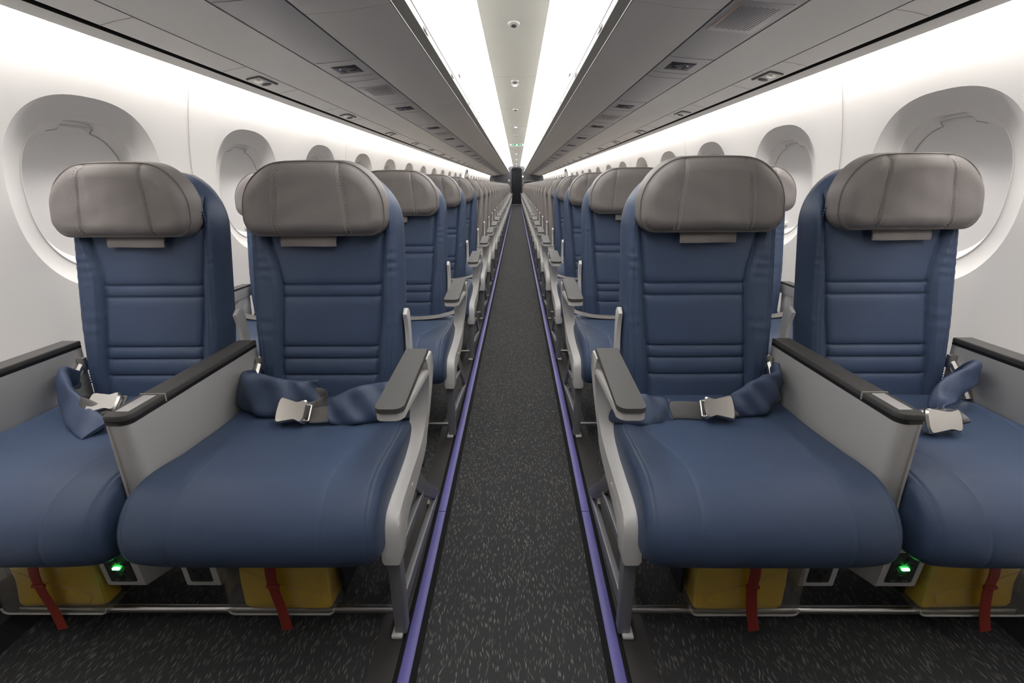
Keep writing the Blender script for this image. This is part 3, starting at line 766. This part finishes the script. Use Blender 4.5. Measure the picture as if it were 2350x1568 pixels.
def headrest(uc, hw, mats, parent, s, off, flap_c=.0, flap_w=.155, lift=0, turn=0):
    zc = .963+lift; hh = .098; rt, rb = .122, .052; R, D = .040, .050
    def surf(x, z):
        e = np.clip(-rsdf(x, z, hw, hh, rt, rb)/R, 0, 1); return D*np.sqrt(np.clip(1-(1-e)**2, 0, 1))+.010*(1-(x/hw)**2)*(1-(z/hh)**2)
    def sx(z): return .094-.010*(z/hh)-.004*(z/hh)**2
    def extra(X, Z):
        d = np.abs(np.abs(X)-sx(Z)); g = -.0035*gauss(d, .0035)-.0030*gauss(d, .014)
        de = np.abs(-rsdf(X, Z, hw, hh, rt, rb)-.010); g = g-.0022*gauss(de, .0028)
        return g+.0006*np.sin(Z*90+X*33)+.0005*np.sin(X*110+Z*21)
    ct, st_ = math.cos(turn), math.sin(turn)
    def place(p):
        x, y = p[0]*ct-p[1]*st_, p[0]*st_+p[1]*ct
        arch = .009*(1-(p[0]/hw)**2)*max(0, p[2]/hh)
        return (x+uc, y+1.455+(p[2])*.10, p[2]+zc+arch)
    mb = MB(); pad(mb, hw, hh, rt, rb, R, D, .035, extra, cols=170, rows=110); mb.map(place)
    o = mb.build('headrest', mats['head'], parent, s, off, sharp=60)
    mb = MB(); O = outline(hw, hh, rt, rb, .0045)
    pts = [place((p[0], -float(surf(np.array(p[0]), np.array(p[1])))-.0004, p[1])) for p in O]
    mb.tube(pts, .0022, 6, closed=True); mb.build('piping', mats['head_pipe'], o, s, off)
    mb = MB()
    for q in (-1, 1):
        for dx in (-.0065, .0065):
            for i in range(24):
                z = -hh*.86+i*hh*1.70/23; x = q*(sx(z)+dx); h = -float(surf(np.array(x), np.array(z)))-.0012
                A = [place((x-.0008, h+.0012, z-.0022)), place((x+.0008, h+.0012, z-.0022)), place((x+.0008, h+.0012, z+.0022)), place((x-.0008, h+.0012, z+.0022)), place((x, h, z-.0012)), place((x, h, z+.0012))]
                mb.add(A, [(0, 4, 5, 3), (4, 1, 2, 5), (0, 1, 4), (3, 5, 2)])
    mb.build('stitching', mats['head_thread'], o, s, off)
    mb = MB(); n = 24; m_ = 8; vs = []
    for layer in (0, .005):
        for j in range(m_+1):
            for i in range(n+1):
                a = i/n; b = j/m_; x = flap_c+(a-.5)*flap_w
                z = .878+lift-b*.040; y = plane(z)-.010-.010*math.sin(b*2.2)-.005*math.sin(a*PI*1.7+.4)*b-layer
                vs.append((uc+x, y, z))
    N = (n+1)*(m_+1)
    fs = [(j*(n+1)+i, j*(n+1)+i+1, (j+1)*(n+1)+i+1, (j+1)*(n+1)+i) for j in range(m_) for i in range(n)]
    fs += [tuple(N+k for k in q) for q in fs]
    def ed(a, b): fs.append((a, b, N+b, N+a))
    for i in range(n): ed(m_*(n+1)+i, m_*(n+1)+i+1); ed(i, i+1)
    for j in range(m_): ed(j*(n+1), (j+1)*(n+1)); ed(j*(n+1)+n, (j+1)*(n+1)+n)
    mb.add(vs, fs); mb.build('headrest_flap', mats['head'], o, s, off)
    return o
def back_bracket(u, parent, s, off, q=1):
    P = spline([(1.437, .50, 0), (1.440, .56, 0), (1.437, .605, 0), (1.425, .640, 0)], 5)[:, :2].tolist()+spline([(1.445, .654, 0), (1.468, .645, 0), (1.475, .60, 0), (1.475, .50, 0)], 5)[:, :2].tolist()
    MB().prism(P, u-.006, u+.006, .002).build('arm_bracket', M['light_plastic'], parent, s, off)
def arm_pad_shape(mb, ui, uo, y0, y1, z0, z1, th=.010, z_off=0, nose=.02):
    """long pad with a rounded front corner, sloping from (y0,z0) to (y1,z1)"""
    r = nose; P = []
    for cx, cy_, a0 in ((uo-r*.6, y0+r, 180+0),):
        pass
    P = [(ui, y1), (ui, y0+r)]+[(ui+r-r*math.cos(t), y0+r-r*math.sin(t)) for t in np.linspace(0, PI/2, 12)][1:]+[(uo-r*.7+r*.7*math.sin(t), y0+r*.7-r*.7*math.cos(t)) for t in np.linspace(0, PI/2, 12)]+[(uo, y1)]
    sl = (z1-z0)/(y1-y0)
    mb.prism(P, 0, th, .003, axis=2, fn=lambda p: (p[0], p[1], p[2]+z0+(p[1]-y0)*sl-th-z_off-(.012*max(0, (p[1]-(y1-.05))/.05)**2)))
def plain_arm(mb_body, mb_pad, ui, uo):
    arm_pad_shape(mb_pad, ui, uo, .876, 1.176, .592, .628)
    n0 = len(mb_body.v)
    arm_pad_shape(mb_body, ui+.001, uo-.001, .879, 1.182, .592, .628, .016, .0105)
    for i in range(n0, len(mb_body.v)):
        x, y, z = mb_body.v[i]; t = max(0, (y-.89)/.29); zt = .592+(y-.876)*.12-.0105-.008
        if z < zt: mb_body.v[i] = (x, y, z-.040*t)
def shroud(mb, mir=1, uc=.252):
    lo = spline([(.868, .236, 0), (.872, .300, 0), (.888, .338, 0), (.93, .352, 0), (1.02, .358, 0), (1.10, .366, 0), (1.165, .386, 0), (1.195, .43, 0), (1.192, .50, 0), (1.150, .585, 0), (1.135, .603, 0)], 5)[:, :2].tolist()
    hi = spline([(1.203, .604, 0), (1.238, .56, 0), (1.252, .46, 0), (1.248, .39, 0), (1.225, .340, 0), (1.17, .317, 0), (1.05, .300, 0), (.955, .286, 0), (.925, .262, 0), (.918, .236, 0)], 5)[:, :2].tolist()
    def fn(p):
        t = max(0, min(1, (p[2]-.36)/.2)); a = (p[0]-.233)/.039
        ui = .233-.028*t; ue = .272-.012*t
        x = ui+(ue-ui)*a
        return (uc+(x-.252)*mir, p[1], p[2])
    mb.prism(lo+hi, .233, .272, .007, 3, fn=fn)

def make_double(s, kind, front):
    """two seats on one frame; kind 'blue' or 'grey'"""
    root = empty('double_seat', (s*.76, Y_ROW, 0)); off = (.76, Y_ROW, 0)
    if kind == 'blue': mats = dict(main=M['blue'], shell=M['shell_grey'], thread=M['blue_thread'], head=M['grey_leather'], head_thread=M['grey_thread'], head_pipe=M['grey_piping'])
    else: mats = dict(main=M['grey_leather'], shell=M['light_plastic'], thread=M['grey_thread'], head=M['grey_leather'], head_thread=M['grey_thread'], head_pipe=M['grey_piping'])
    seat_cushion(.508, .246, 1, mats, root, s, off); seat_cushion(1.046, .244, 1, mats, root, s, off)
    b1 = seat_back(.541, .216, mats, root, s, off); b2 = seat_back(1.062, .209, mats, root, s, off)
    h1 = headrest(.549, .200, mats, root, s, off, flap_c=(.026 if s < 0 else .0), flap_w=.158, lift=0 if s < 0 else .004)
    h2 = headrest(1.087, .203, mats, root, s, off, flap_c=(-.02 if s < 0 else -.0), flap_w=.165, lift=0 if s < 0 else .008, turn=.03)
    back_bracket(.316, b1, s, off); back_bracket(.818, b2, s, off)
    # aisle armrest and end frame
    mbb, mbp = MB(), MB(); plain_arm(mbb, mbp, .205, .262)
    a = mbb.build('armrest', M['light_plastic'], root, s, off); mbp.build('armrest_pad', M['pad_grey'], a, s, off)
    mb = MB(); shroud(mb); e = mb.build('end_frame', M['light_plastic'], root, s, off)
    mb = MB(); mb.tube([(.231, 1.02, .33), (.236, 1.02, .33)], .007, 12); mb.build('screw_cap', M['light_plastic'], e, s, off)
    # legs
    mb = MB(); mb.prism([(.893, .255), (.935, .255), (.935, .012), (.905, .012)], .243, .271, .003); lg = mb.build('leg', M['leg'], root, s, off)
    mb = MB(); mb.box((.2524, .895, .0045), (.278, .945, .014), .003); mb.build('foot_cap', M['light_plastic'], lg, s, off)
    mb = MB(); mb.prism([(1.08, .300), (1.15, .300), (1.235, .20), (1.435, .045), (1.425, .022), (1.395, .030), (1.19, .19), (1.10, .27)], .247, .259, .003); rl = mb.build('leg', M['leg'], root, s, off)
    mb = MB(); mb.box((.2524, 1.385, .0045), (.280, 1.465, .022), .003).tube([(.266, 1.44, .02), (.266, 1.44, .038)], .009, 10).tube([(.266, 1.40, .02), (.266, 1.40, .034)], .006, 8)
    mb.build('track_fitting', M['steel'], rl, s, off)
    mb = MB(); mb.prism([(.930, .10), (1.395, .048), (1.395, .026), (.930, .062)], .246, .262, .002).prism([(.930, .225), (1.20, .195), (1.20, .175), (.930, .195)], .246, .262, .002)
    mb.build('brace', M['leg'], root, s, off)
    mb = MB(); u0 = 1.17
    mb.prism([(1.12, .275), (1.16, .275), (1.16, .0), (1.13, .0)], u0-.012, u0+.012, .002).prism([(1.08, .300), (1.15, .300), (1.235, .20), (1.435, .045), (1.425, .0), (1.395, .0), (1.19, .19), (1.10, .27)], u0-.006, u0+.006, .002)
    mb.build('leg', M['dark'], root, s, off)
    mb = MB(); mb.tube([(.262, .938, .050), (1.27, .938, .050)], .0092, 14); mb.build('baggage_bar', M['tube'], root, s, off)
    mb = MB(); mb.box((.27, 1.10, .248), (.745, 1.30, .285), .006).box((.80, 1.10, .248), (1.285, 1.30, .285), .006)
    mb.tube([(.25, 1.11, .262), (1.28, 1.11, .262)], .012, 12).tube([(.25, 1.25, .26), (1.28, 1.25, .26)], .018, 12)
    mb.tube([(.28, 1.26, .28), (.35, 1.38, .40), (.36, 1.45, .48)], .012, 8).tube([(.84, 1.26, .28), (.87, 1.38, .40), (.88, 1.45, .48)], .012, 8).tube([(1.26, 1.26, .28), (1.25, 1.38, .40), (1.24, 1.45, .46)], .012, 8)
    mb.build('seat_frame', M['dark'], root, s, off)
    if front:
        for (ui, uo, inlay) in ((.757, .808, True), (1.279, 1.332, False)):
            # solid divider: rounded slab with pad on top
            r = .022; y0, y1 = .893, 1.405
            P = [(ui, y1), (ui, y0+r)]+[(ui+r-r*math.cos(t), y0+r-r*math.sin(t)) for t in np.linspace(0, PI/2, 8)][1:]+[(uo-.010+.010*math.sin(t), y0+.010-.010*math.cos(t)) for t in np.linspace(0, PI/2, 5)]+[(uo, y1)]
            mb = MB(); mb.prism(P, .262, .552, .002, axis=2, fn=lambda p: (p[0], p[1]+(.55-p[2])*.03*(1 if p[1] < 1 else 0), p[2])); d = mb.build('divider_panel', M['panel_grey'], root, s, off)
            mb = MB(); mb.prism([((a-(ui+uo)/2)*1.01+(ui+uo)/2, (b-1.15)*1.003+1.15) for a, b in P], .549, .5565, axis=2); mb.build('shadow_gap', M['black'], d, s, off)
            mb = MB(); mb.prism([((a-(ui+uo)/2)*1.02+(ui+uo)/2, (b-1.15)*1.005+1.15) for a, b in P], .5563, .570, .003, axis=2); mb.build('divider_pad', M['pad_grey'], d, s, off)
            mb = MB(); mb.box((ui-.002, 1.004, .553), (uo+.002, 1.007, .5708)); mb.box((uo-.012, y0-.0012, .268), (uo-.0105, y0+.004, .55)); mb.build('joint', M['line'], d, s, off)
            if inlay:
                mb = MB(); mb.box((ui+.012, .915, .5695), (uo-.012, .997, .5712), .001); mb.build('inlay', M['tray_light'], d, s, off)
        # power sockets
        for ua, ub, yb, led in ((.646, .722, .90, False), (.815, .900, .90, True)):
            if s > 0: ua -= .018; ub -= .018
            uc = (ua+ub)/2
            P = [(ua, .90), (ub, .90), (ub+.004, 1.02), (ua-(.0 if not led else .055), 1.02)] if led else [(ua, .90), (ub, .90), (ub, 1.0), (ua, 1.0)]
            mb = MB(); mb.prism(P, .148, .275, .010, 3, axis=2, fn=lambda p: (p[0], p[1]+(.148-p[2])*-.12*(-1), p[2])); hse = mb.build('power_socket', M['light_plastic'], root, s, off)
            fy = lambda z: .9-(.12*(z-.148))*1.0
            mb = MB(); mb.box((ua+.014, -.003, .166), (ub-.012, .004, .252), .004, fn=lambda p: (p[0], p[1]+.9+(.148-p[2])*.12, p[2])); mb.build('socket_face', M['dark'], hse, s, off)
            mb = MB()
            for a, b, c, d in ((-.004, .004, .178, .190), (-.003, .003, .222, .240), (-.018, -.008, .215, .221), (.008, .018, .215, .221), (-.014, -.009, .196, .204), (.009, .014, .196, .204)):
                mb.box((uc+a, -.0045, c), (uc+b, 0, d), .0008, fn=lambda p: (p[0], p[1]+.9+(.148-p[2])*.12, p[2]))
            mb.build('socket_holes', M['black'], hse, s, off)
            mb = MB()
            for a, b in ((-.018, -.008), (.008, .018)): mb.box((uc+a, -.0042, .171), (uc+b, 0, .175), .0005, fn=lambda p: (p[0], p[1]+.9+(.148-p[2])*.12, p[2]))
            mb.build('socket_marks', M['pad_grey'], hse, s, off)
            if led:
                mb = MB(); mb.box((uc-.006, .884, .207), (uc+.010, .890, .213), .002); mb.build('green_indicator', M['led_green'], hse, s, off)
    else:
        for uc, mir, nm in ((.782, -1, 'middle'),):
            mbb, mbp = MB(), MB(); plain_arm(mbb, mbp, uc-.026, uc+.026)
            a = mbb.build('armrest', M['light_plastic'], root, s, off); mbp.build('armrest_pad', M['pad_grey'], a, s, off)
            mb = MB(); mb.prism([(1.10, .60), (1.20, .60), (1.235, .28), (1.14, .28)], uc-.014, uc+.014, .005); mb.build('armrest_support', M['light_plastic'], root, s, off)
        ui, uo = 1.278, 1.334; r = .018
        P = [(ui+.008-.008*math.cos(t), 1.00+.008-.008*math.sin(t)) for t in np.linspace(0, PI/2, 6)]+[(uo, 1.00), (uo, 1.462)]+[(ui+r-r*math.sin(t), 1.462-r+r*math.cos(t)) for t in np.linspace(0, PI/2, 6)]
        mb = MB(); mb.prism(P, .498, .543, .006, axis=2); a = mb.build('armrest', M['light_plastic'], root, s, off)
        mb = MB(); mb.prism(P, .5445, .556, .003, axis=2, fn=lambda p: (p[0], p[1], p[2]-.010*max(0, (p[1]-1.40)/.06)**2)); mb.build('armrest_pad', M['pad_grey'], a, s, off)
        mb = MB(); mb.prism([(1.34, .500), (1.425, .500), (1.40, .27), (1.24, .27)], 1.283, 1.330, .005); mb.build('armrest_support', M['light_plastic'], root, s, off)
        # webbing belts lying over the cushions
        for c, q in ((.508, 1), (1.046, 1)):
            mb = MB(); mb.ribbon([(c-.245, 1.30, .450), (c-.215, 1.27, .442), (c-.13, 1.235, .432), (c, 1.225, .430), (c+.13, 1.24, .432), (c+.225, 1.28, .440)], [(0, 1, .12)]*6, .042, .003, sub=6)
            b = mb.build('seat_belt', M['web'], root, s, off)
            mb = MB(); mb.box((c+.02, 1.200, .432), (c+.085, 1.250, .450), .005); mb.build('buckle', M['steel'], b, s, off)
    return root

def buckle(mb, mb2, c, ux, vx, w_, h_, t_):
    """lifted-lever airline buckle: plate outline swept with a rounded edge; ux, vx span the face"""
    c = np.array(c, float); ux = np.array(ux, float); ux /= np.linalg.norm(ux); vx = np.array(vx, float); vx -= ux*np.dot(ux, vx); vx /= np.linalg.norm(vx); nn = np.cross(ux, vx)
    if nn[2] < 0: nn = -nn
    out = [(-.5, -.48), (-.2, -.5), (.18, -.40), (.5, -.44), (.5, .44), (.18, .40), (-.2, .5), (-.5, .48)]
    O = cspline([(a, b, 0) for a, b in out], 4)
    def shell(m_, lo, hi, sc):
        n = len(O); vs = []
        for k, (t, q) in enumerate(((lo, .90), (lo+(hi-lo)*.3, 1.0), (lo+(hi-lo)*.7, 1.0), (hi, .90))):
            for a in O: vs.append(c+ux*a[0]*w_*q*sc+vx*a[1]*h_*q*sc+nn*t*t_+nn*(.05*math.sin((a[0]+.5)*PI*1.4)*t_ if hi > 0 else 0)*6*0)
        fs = [(k*n+i, k*n+(i+1) % n, (k+1)*n+(i+1) % n, (k+1)*n+i) for k in range(3) for i in range(n)]+[tuple(range(n)), tuple(3*n+i for i in range(n))]
        m_.add(vs, fs)
    shell(mb, .05, .5, 1.0); shell(mb2, -.5, .04, .97)
    return c, ux, vx, nn

def front_belts(s, root):
    off = (.76, Y_ROW, 0)
    def belt(sleeves, webs, bk, hook=True):
        first = None
        for i, (pts, wv, wd, th, pf) in enumerate(sleeves):
            mb = MB(); mb.ribbon(pts, wv, wd, th, n=24, sub=10, puff=pf, seed=3+i+(5 if s > 0 else 0))
            if first is None: first = mb.build('seat_belt', M['blue_cloth'], root, s, off, sharp=70); first['label'] = 'padded blue belt sleeve'
            else: mb.build('belt_sleeve', M['blue_cloth'], first, s, off, sharp=70)
        mb = MB()
        for pts, wv, wd in webs: mb.ribbon(pts, wv, wd, .003, n=12, sub=8)
        mb.build('webbing', M['web_dark'], first, s, off)
        mb, mb2 = MB(), MB(); c, ux, vx, nn = buckle(mb, mb2, *bk)
        # tongue bar with the webbing slot
        e = c+ux*bk[3]*.62; mb2.tube([e-vx*.020, e+vx*.020], .0035, 8).tube([e-vx*.020-ux*.012, e-vx*.020], .003, 6).tube([e+vx*.020-ux*.012, e+vx*.020], .003, 6)
        B = mb.build('buckle', M['steel'], first, s, off); mb2.build('buckle_base', M['steel'], first, s, off)
        mb = MB()
        for k in (-1, 0, 1):
            p = c-ux*bk[3]*.33+vx*k*.0055+nn*bk[5]*.508
            mb.add([p-ux*.0015-vx*.0016, p+ux*.0015-vx*.0016, p+ux*.0015+vx*.0016, p-ux*.0015+vx*.0016], [(0, 1, 2, 3)])
        mb.build('buckle_marks', M['tray_light'], first, s, off)
        mb = MB(); p0 = Vector(sleeves[0][0][0])
    def anchors():
        for u in (.735, 1.262):
            mb = MB(); mb.box((u-.005, 1.375, .485), (u+.016, 1.39, .525), .003).tube([(u+.01, 1.38, .50), (u+.006, 1.34, .47), (u+.006, 1.30, .42)], .011, 8).tube([(u-.012, 1.33, .46), (u+.018, 1.33, .46)], .013, 10)
            mb.build('belt_anchor', M['steel'], root, s, off)
    anchors()
    up = (0, .25, 1)
    if s < 0:
        belt([([(.744, 1.34, .465), (.728, 1.255, .474), (.672, 1.215, .478), (.60, 1.205, .472), (.548, 1.215, .472), (.508, 1.235, .482)], [(0, .3, 1), (0, .2, 1), (0, .25, 1), (0, .45, 1), (0, .3, 1), (0.15, .3, 1)], [.07, .098, .112, .100, .086, .060], [.02, .028, .030, .026, .02, .008], .0042),
              ([(.466, 1.160, .450), (.425, 1.166, .458), (.37, 1.182, .466), (.32, 1.200, .466), (.286, 1.222, .455), (.276, 1.27, .425)], [(0, .5, .8), (0, .5, .8), (0, .5, .8), (0.1, .5, .8), (.25, .6, .7), (.3, .6, .5)], [.058, .086, .100, .100, .10, .08], [.012, .026, .032, .030, .026, .02], .0042)],
             [([(.530, 1.228, .470), (.500, 1.222, .468), (.482, 1.200, .462), (.500, 1.178, .455), (.53, 1.172, .450)], [(0, .3, 1), (0.1, .3, 1), (.1, .3, 1), (.05, .4, .9), (0, .6, .8)], .042), ([(.516, 1.150, .446), (.490, 1.153, .448), (.455, 1.160, .450)], [(0, .8, .6)]*3, [.036, .044, .046])],
             ((.551, 1.150, .458), (-1, -.05, -.05), (0.05, .62, .75), .070, .060, .036))
        belt([([(1.262, 1.34, .475), (1.235, 1.275, .505), (1.19, 1.225, .492), (1.125, 1.165, .470), (1.06, 1.120, .450), (1.005, 1.085, .440)], [(0, .6, 1), (0, .5, 1), (.1, .5, .9), (.25, .6, .6), (.35, .7, .4), (.3, .8, .3)], [.05, .060, .062, .066, .068, .066], [.022, .026, .024, .018, .016, .008], .0015)],
             [([(1.11, 1.20, .455), (1.095, 1.155, .475), (1.06, 1.140, .470), (1.03, 1.135, .450), (1.01, 1.13, .445)], [(0, .5, .8)]*5, .046)],
             ((1.035, 1.165, .472), (-1, .1, .05), (.1, .75, .55), .070, .054, .034))
    else:
        belt([([(.268, 1.27, .41), (.275, 1.215, .438), (.305, 1.185, .447), (.345, 1.178, .446), (.385, 1.185, .444), (.410, 1.190, .442)], [(.4, .6, .3), (.3, .8, .5), (.1, .8, .6), (0, .7, .7), (0, .6, .8), (0, .6, .8)], [.07, .085, .092, .086, .070, .056], [.02, .026, .028, .024, .016, .008], .0036),
              ([(.565, 1.185, .450), (.600, 1.20, .458), (.640, 1.21, .468), (.685, 1.235, .480), (.715, 1.275, .500), (.738, 1.33, .49)], [(0, .5, .9), (0, .5, .9), (0, .4, 1), (0, .2, 1), (0, .2, 1), (0, .3, 1)], [.056, .072, .094, .094, .072, .06], [.008, .02, .026, .026, .026, .02], .0038)],
             [([(.405, 1.190, .442), (.450, 1.185, .445), (.488, 1.18, .444)], [(0, .6, .8)]*3, .045), ([(.535, 1.18, .446), (.555, 1.182, .450), (.575, 1.188, .452)], [(0, .6, .8)]*3, .045)],
             ((.520, 1.165, .458), (-1, 0, 0), (0, .62, .8), .068, .056, .034))
        belt([([(1.262, 1.34, .47), (1.225, 1.26, .520), (1.19, 1.235, .512), (1.135, 1.215, .490), (1.09, 1.185, .465), (1.065, 1.160, .452)], [(0, .5, 1), (.2, .3, 1), (.4, .4, .8), (.5, .5, .6), (.5, .6, .3), (.5, .6, .2)], [.05, .062, .056, .058, .050, .034], [.022, .024, .022, .018, .014, .008], .0015)],
             [([(1.075, 1.165, .45), (1.05, 1.135, .448), (1.02, 1.115, .452), (1.035, 1.10, .462), (1.06, 1.10, .460), (1.065, 1.09, .448)], [(0, .5, .8)]*6, .044)],
             ((1.01, 1.085, .462), (1, .0, .02), (0, .45, .9), .078, .054, .034))

rows_y = [Y_ROW+.9615*k for k in range(4)]; y = rows_y[-1]+.86
while y < Y1-.76: rows_y.append(y); y += .86
print('rows', len(rows_y))
for s in (-1, 1):
    pf = make_double(s, 'blue', True); front_belts(s, pf)
    pb = make_double(s, 'blue', False); pg = make_double(s, 'grey', False); index_kids()
    used = {id(pb): False, id(pg): False}
    tag(pf, 'blue double seat with solid grey divider panel, nearest on the %s of the aisle' % SIDE[s], 'airplane seat', 'blue double seats')
    for k in range(1, len(rows_y)):
        p = pb if k < 4 else pg
        o = p if not used[id(p)] else copy_tree(p); used[id(p)] = True
        o.location.y = rows_y[k]
        if k < 4: tag(o, 'blue double seat %s of the aisle, %s row from the viewpoint' % (SIDE[s], ORD[k]), 'airplane seat', 'blue double seats')
        else: tag(o, 'all-grey double seat %s of the aisle, %s grey row behind the blue seats' % (SIDE[s], ORD[k-4]), 'airplane seat', 'grey double seats on the %s' % SIDE[s])

# ---------------------------------------------------------------- life vest boxes under the front seats
def vest_box(s, ua, ub, lean):
    ya, yb, za, zb = .885, 1.09, .090, .246
    r = empty('life_vest_box', (s*(ua+ub)/2, ya, za)); off = ((ua+ub)/2, ya, za)
    mb = MB(); t = .0025
    # five thin walls of the drawer
    mb.box((ua, ya, za), (ub, ya+t, zb)); mb.box((ua, ya+t, za), (ua+t, yb, zb)); mb.box((ub-t, ya+t, za), (ub, yb, zb)); mb.box((ua+t, ya+t, za), (ub-t, yb, za+t)); mb.box((ua+t, yb-t, za+t), (ub-t, yb, zb))
    mb.build('clear_case', M['clear'], r, s, off)
    mb = MB(); rr = .014
    pts = [(ua-.001, ya-.002, zb), (ua-.001, ya-.002, za+rr)]+[(ua-.001+rr-rr*math.cos(q), ya-.002, za+rr-rr*math.sin(q)) for q in np.linspace(0, PI/2, 6)][1:]+[(ub+.001-rr+rr*math.sin(q), ya-.002, za+rr-rr*math.cos(q)) for q in np.linspace(0, PI/2, 6)]+[(ub+.001, ya-.002, zb)]
    mb.tube(pts[1:-1], .0024, 8); mb.build('case_rim', M['rim'], r, s, off)
    mb = MB()
    pts = [(ua+.02, ya-.0015, za+.055), (ua+.03, ya-.0015, za+.030), (ub-.03, ya-.0015, za+.026), (ub-.02, ya-.0015, za+.03)]
    mb.tube(pts, .0012, 6)
    mb.tube([(ua+.02, ya-.0015, za+.055), ((ua+ub)/2, ya-.0015, za+.085), (ub-.045, ya-.0015, za+.122), (ub-.035, ya-.0015, za+.130), (ub-.045, ya-.0015, za+.138), ((ua+ub)/2, ya-.0015, za+.140)], .0012, 6)
    mb.build('moulded_rib', M['clear'], r, s, off)
    mb = MB()
    # packed vest: lumpy pouch
    a, b = ua+.006, ub-.030
    n, m_ = 40, 26; vs = []; c = ((a+b)/2, (ya+yb)/2, (za+zb)/2-.001); H = ((b-a)/2, (yb-ya)/2-.006, (zb-za)/2-.005)
    r3 = np.random.default_rng(int(ua*100)+5); ph = r3.uniform(0, 6, 6)
    for j in range(m_+1):
        th_ = -PI/2+PI*j/m_
        for i in range(n):
            p_ = 2*PI*i/n; f = lambda v, e: np.sign(v)*abs(v)**e
            x, y_, z_ = f(math.cos(th_), .10)*f(math.cos(p_), .13), f(math.cos(th_), .10)*f(math.sin(p_), .13), f(math.sin(th_), .16)
            l = 1+.018*math.sin(9*x+ph[0]+4*z_)+.018*math.sin(7*z_+ph[1])
            vs.append((c[0]+H[0]*x*min(l, 1.02), c[1]+H[1]*y_*l, c[2]+H[2]*z_*min(l, 1.0)))
    mb.add(vs, [(j*n+i, j*n+(i+1) % n, (j+1)*n+(i+1) % n, (j+1)*n+i) for j in range(m_) for i in range(n)])
    mb.build('life_vest', M['vest'], r, s, off, sharp=80)
    um = (ua+ub)/2+(.0)
    mb = MB(); mb.ribbon([(um, ya-.010, .250), (um+.002, ya-.014, .21), (um, ya-.014, .17), (um+lean*.5, ya-.012, .11), (um+lean, ya-.016, .062)], [(1, 0, 0)]*5, .024, .003, sub=6)
    o = mb.build('pull_strap', M['strap_red'], r, s, off)
    mb = MB(); mb.box((um-.0145, ya-.0195, .176), (um+.0145, ya-.0125, .184), .002); mb.build('strap_stitch', M['strap_red'], o, s, off)
    mb = MB(); mb.box((ub+.006, ya+.04, za+.02), (ub+.016, yb, .248), .002).box((ua-.016, ya+.04, za+.02), (ua-.006, yb, .248), .002); mb.build('hanger', M['black'], r, s, off)
    return r
for s in (-1, 1):
    r = vest_box(s, .396, .630, -.016 if s < 0 else .018); tag(r, 'clear box with yellow life vest under the aisle seat, %s of the aisle' % SIDE[s], 'life vest box', 'life vest boxes under the front seats')
    r = vest_box(s, .905-(.010 if s > 0 else 0), 1.140-(.010 if s > 0 else 0), -.022 if s < 0 else .022); tag(r, 'clear box with yellow life vest under the window seat, %s side' % SIDE[s], 'life vest box', 'life vest boxes under the front seats')
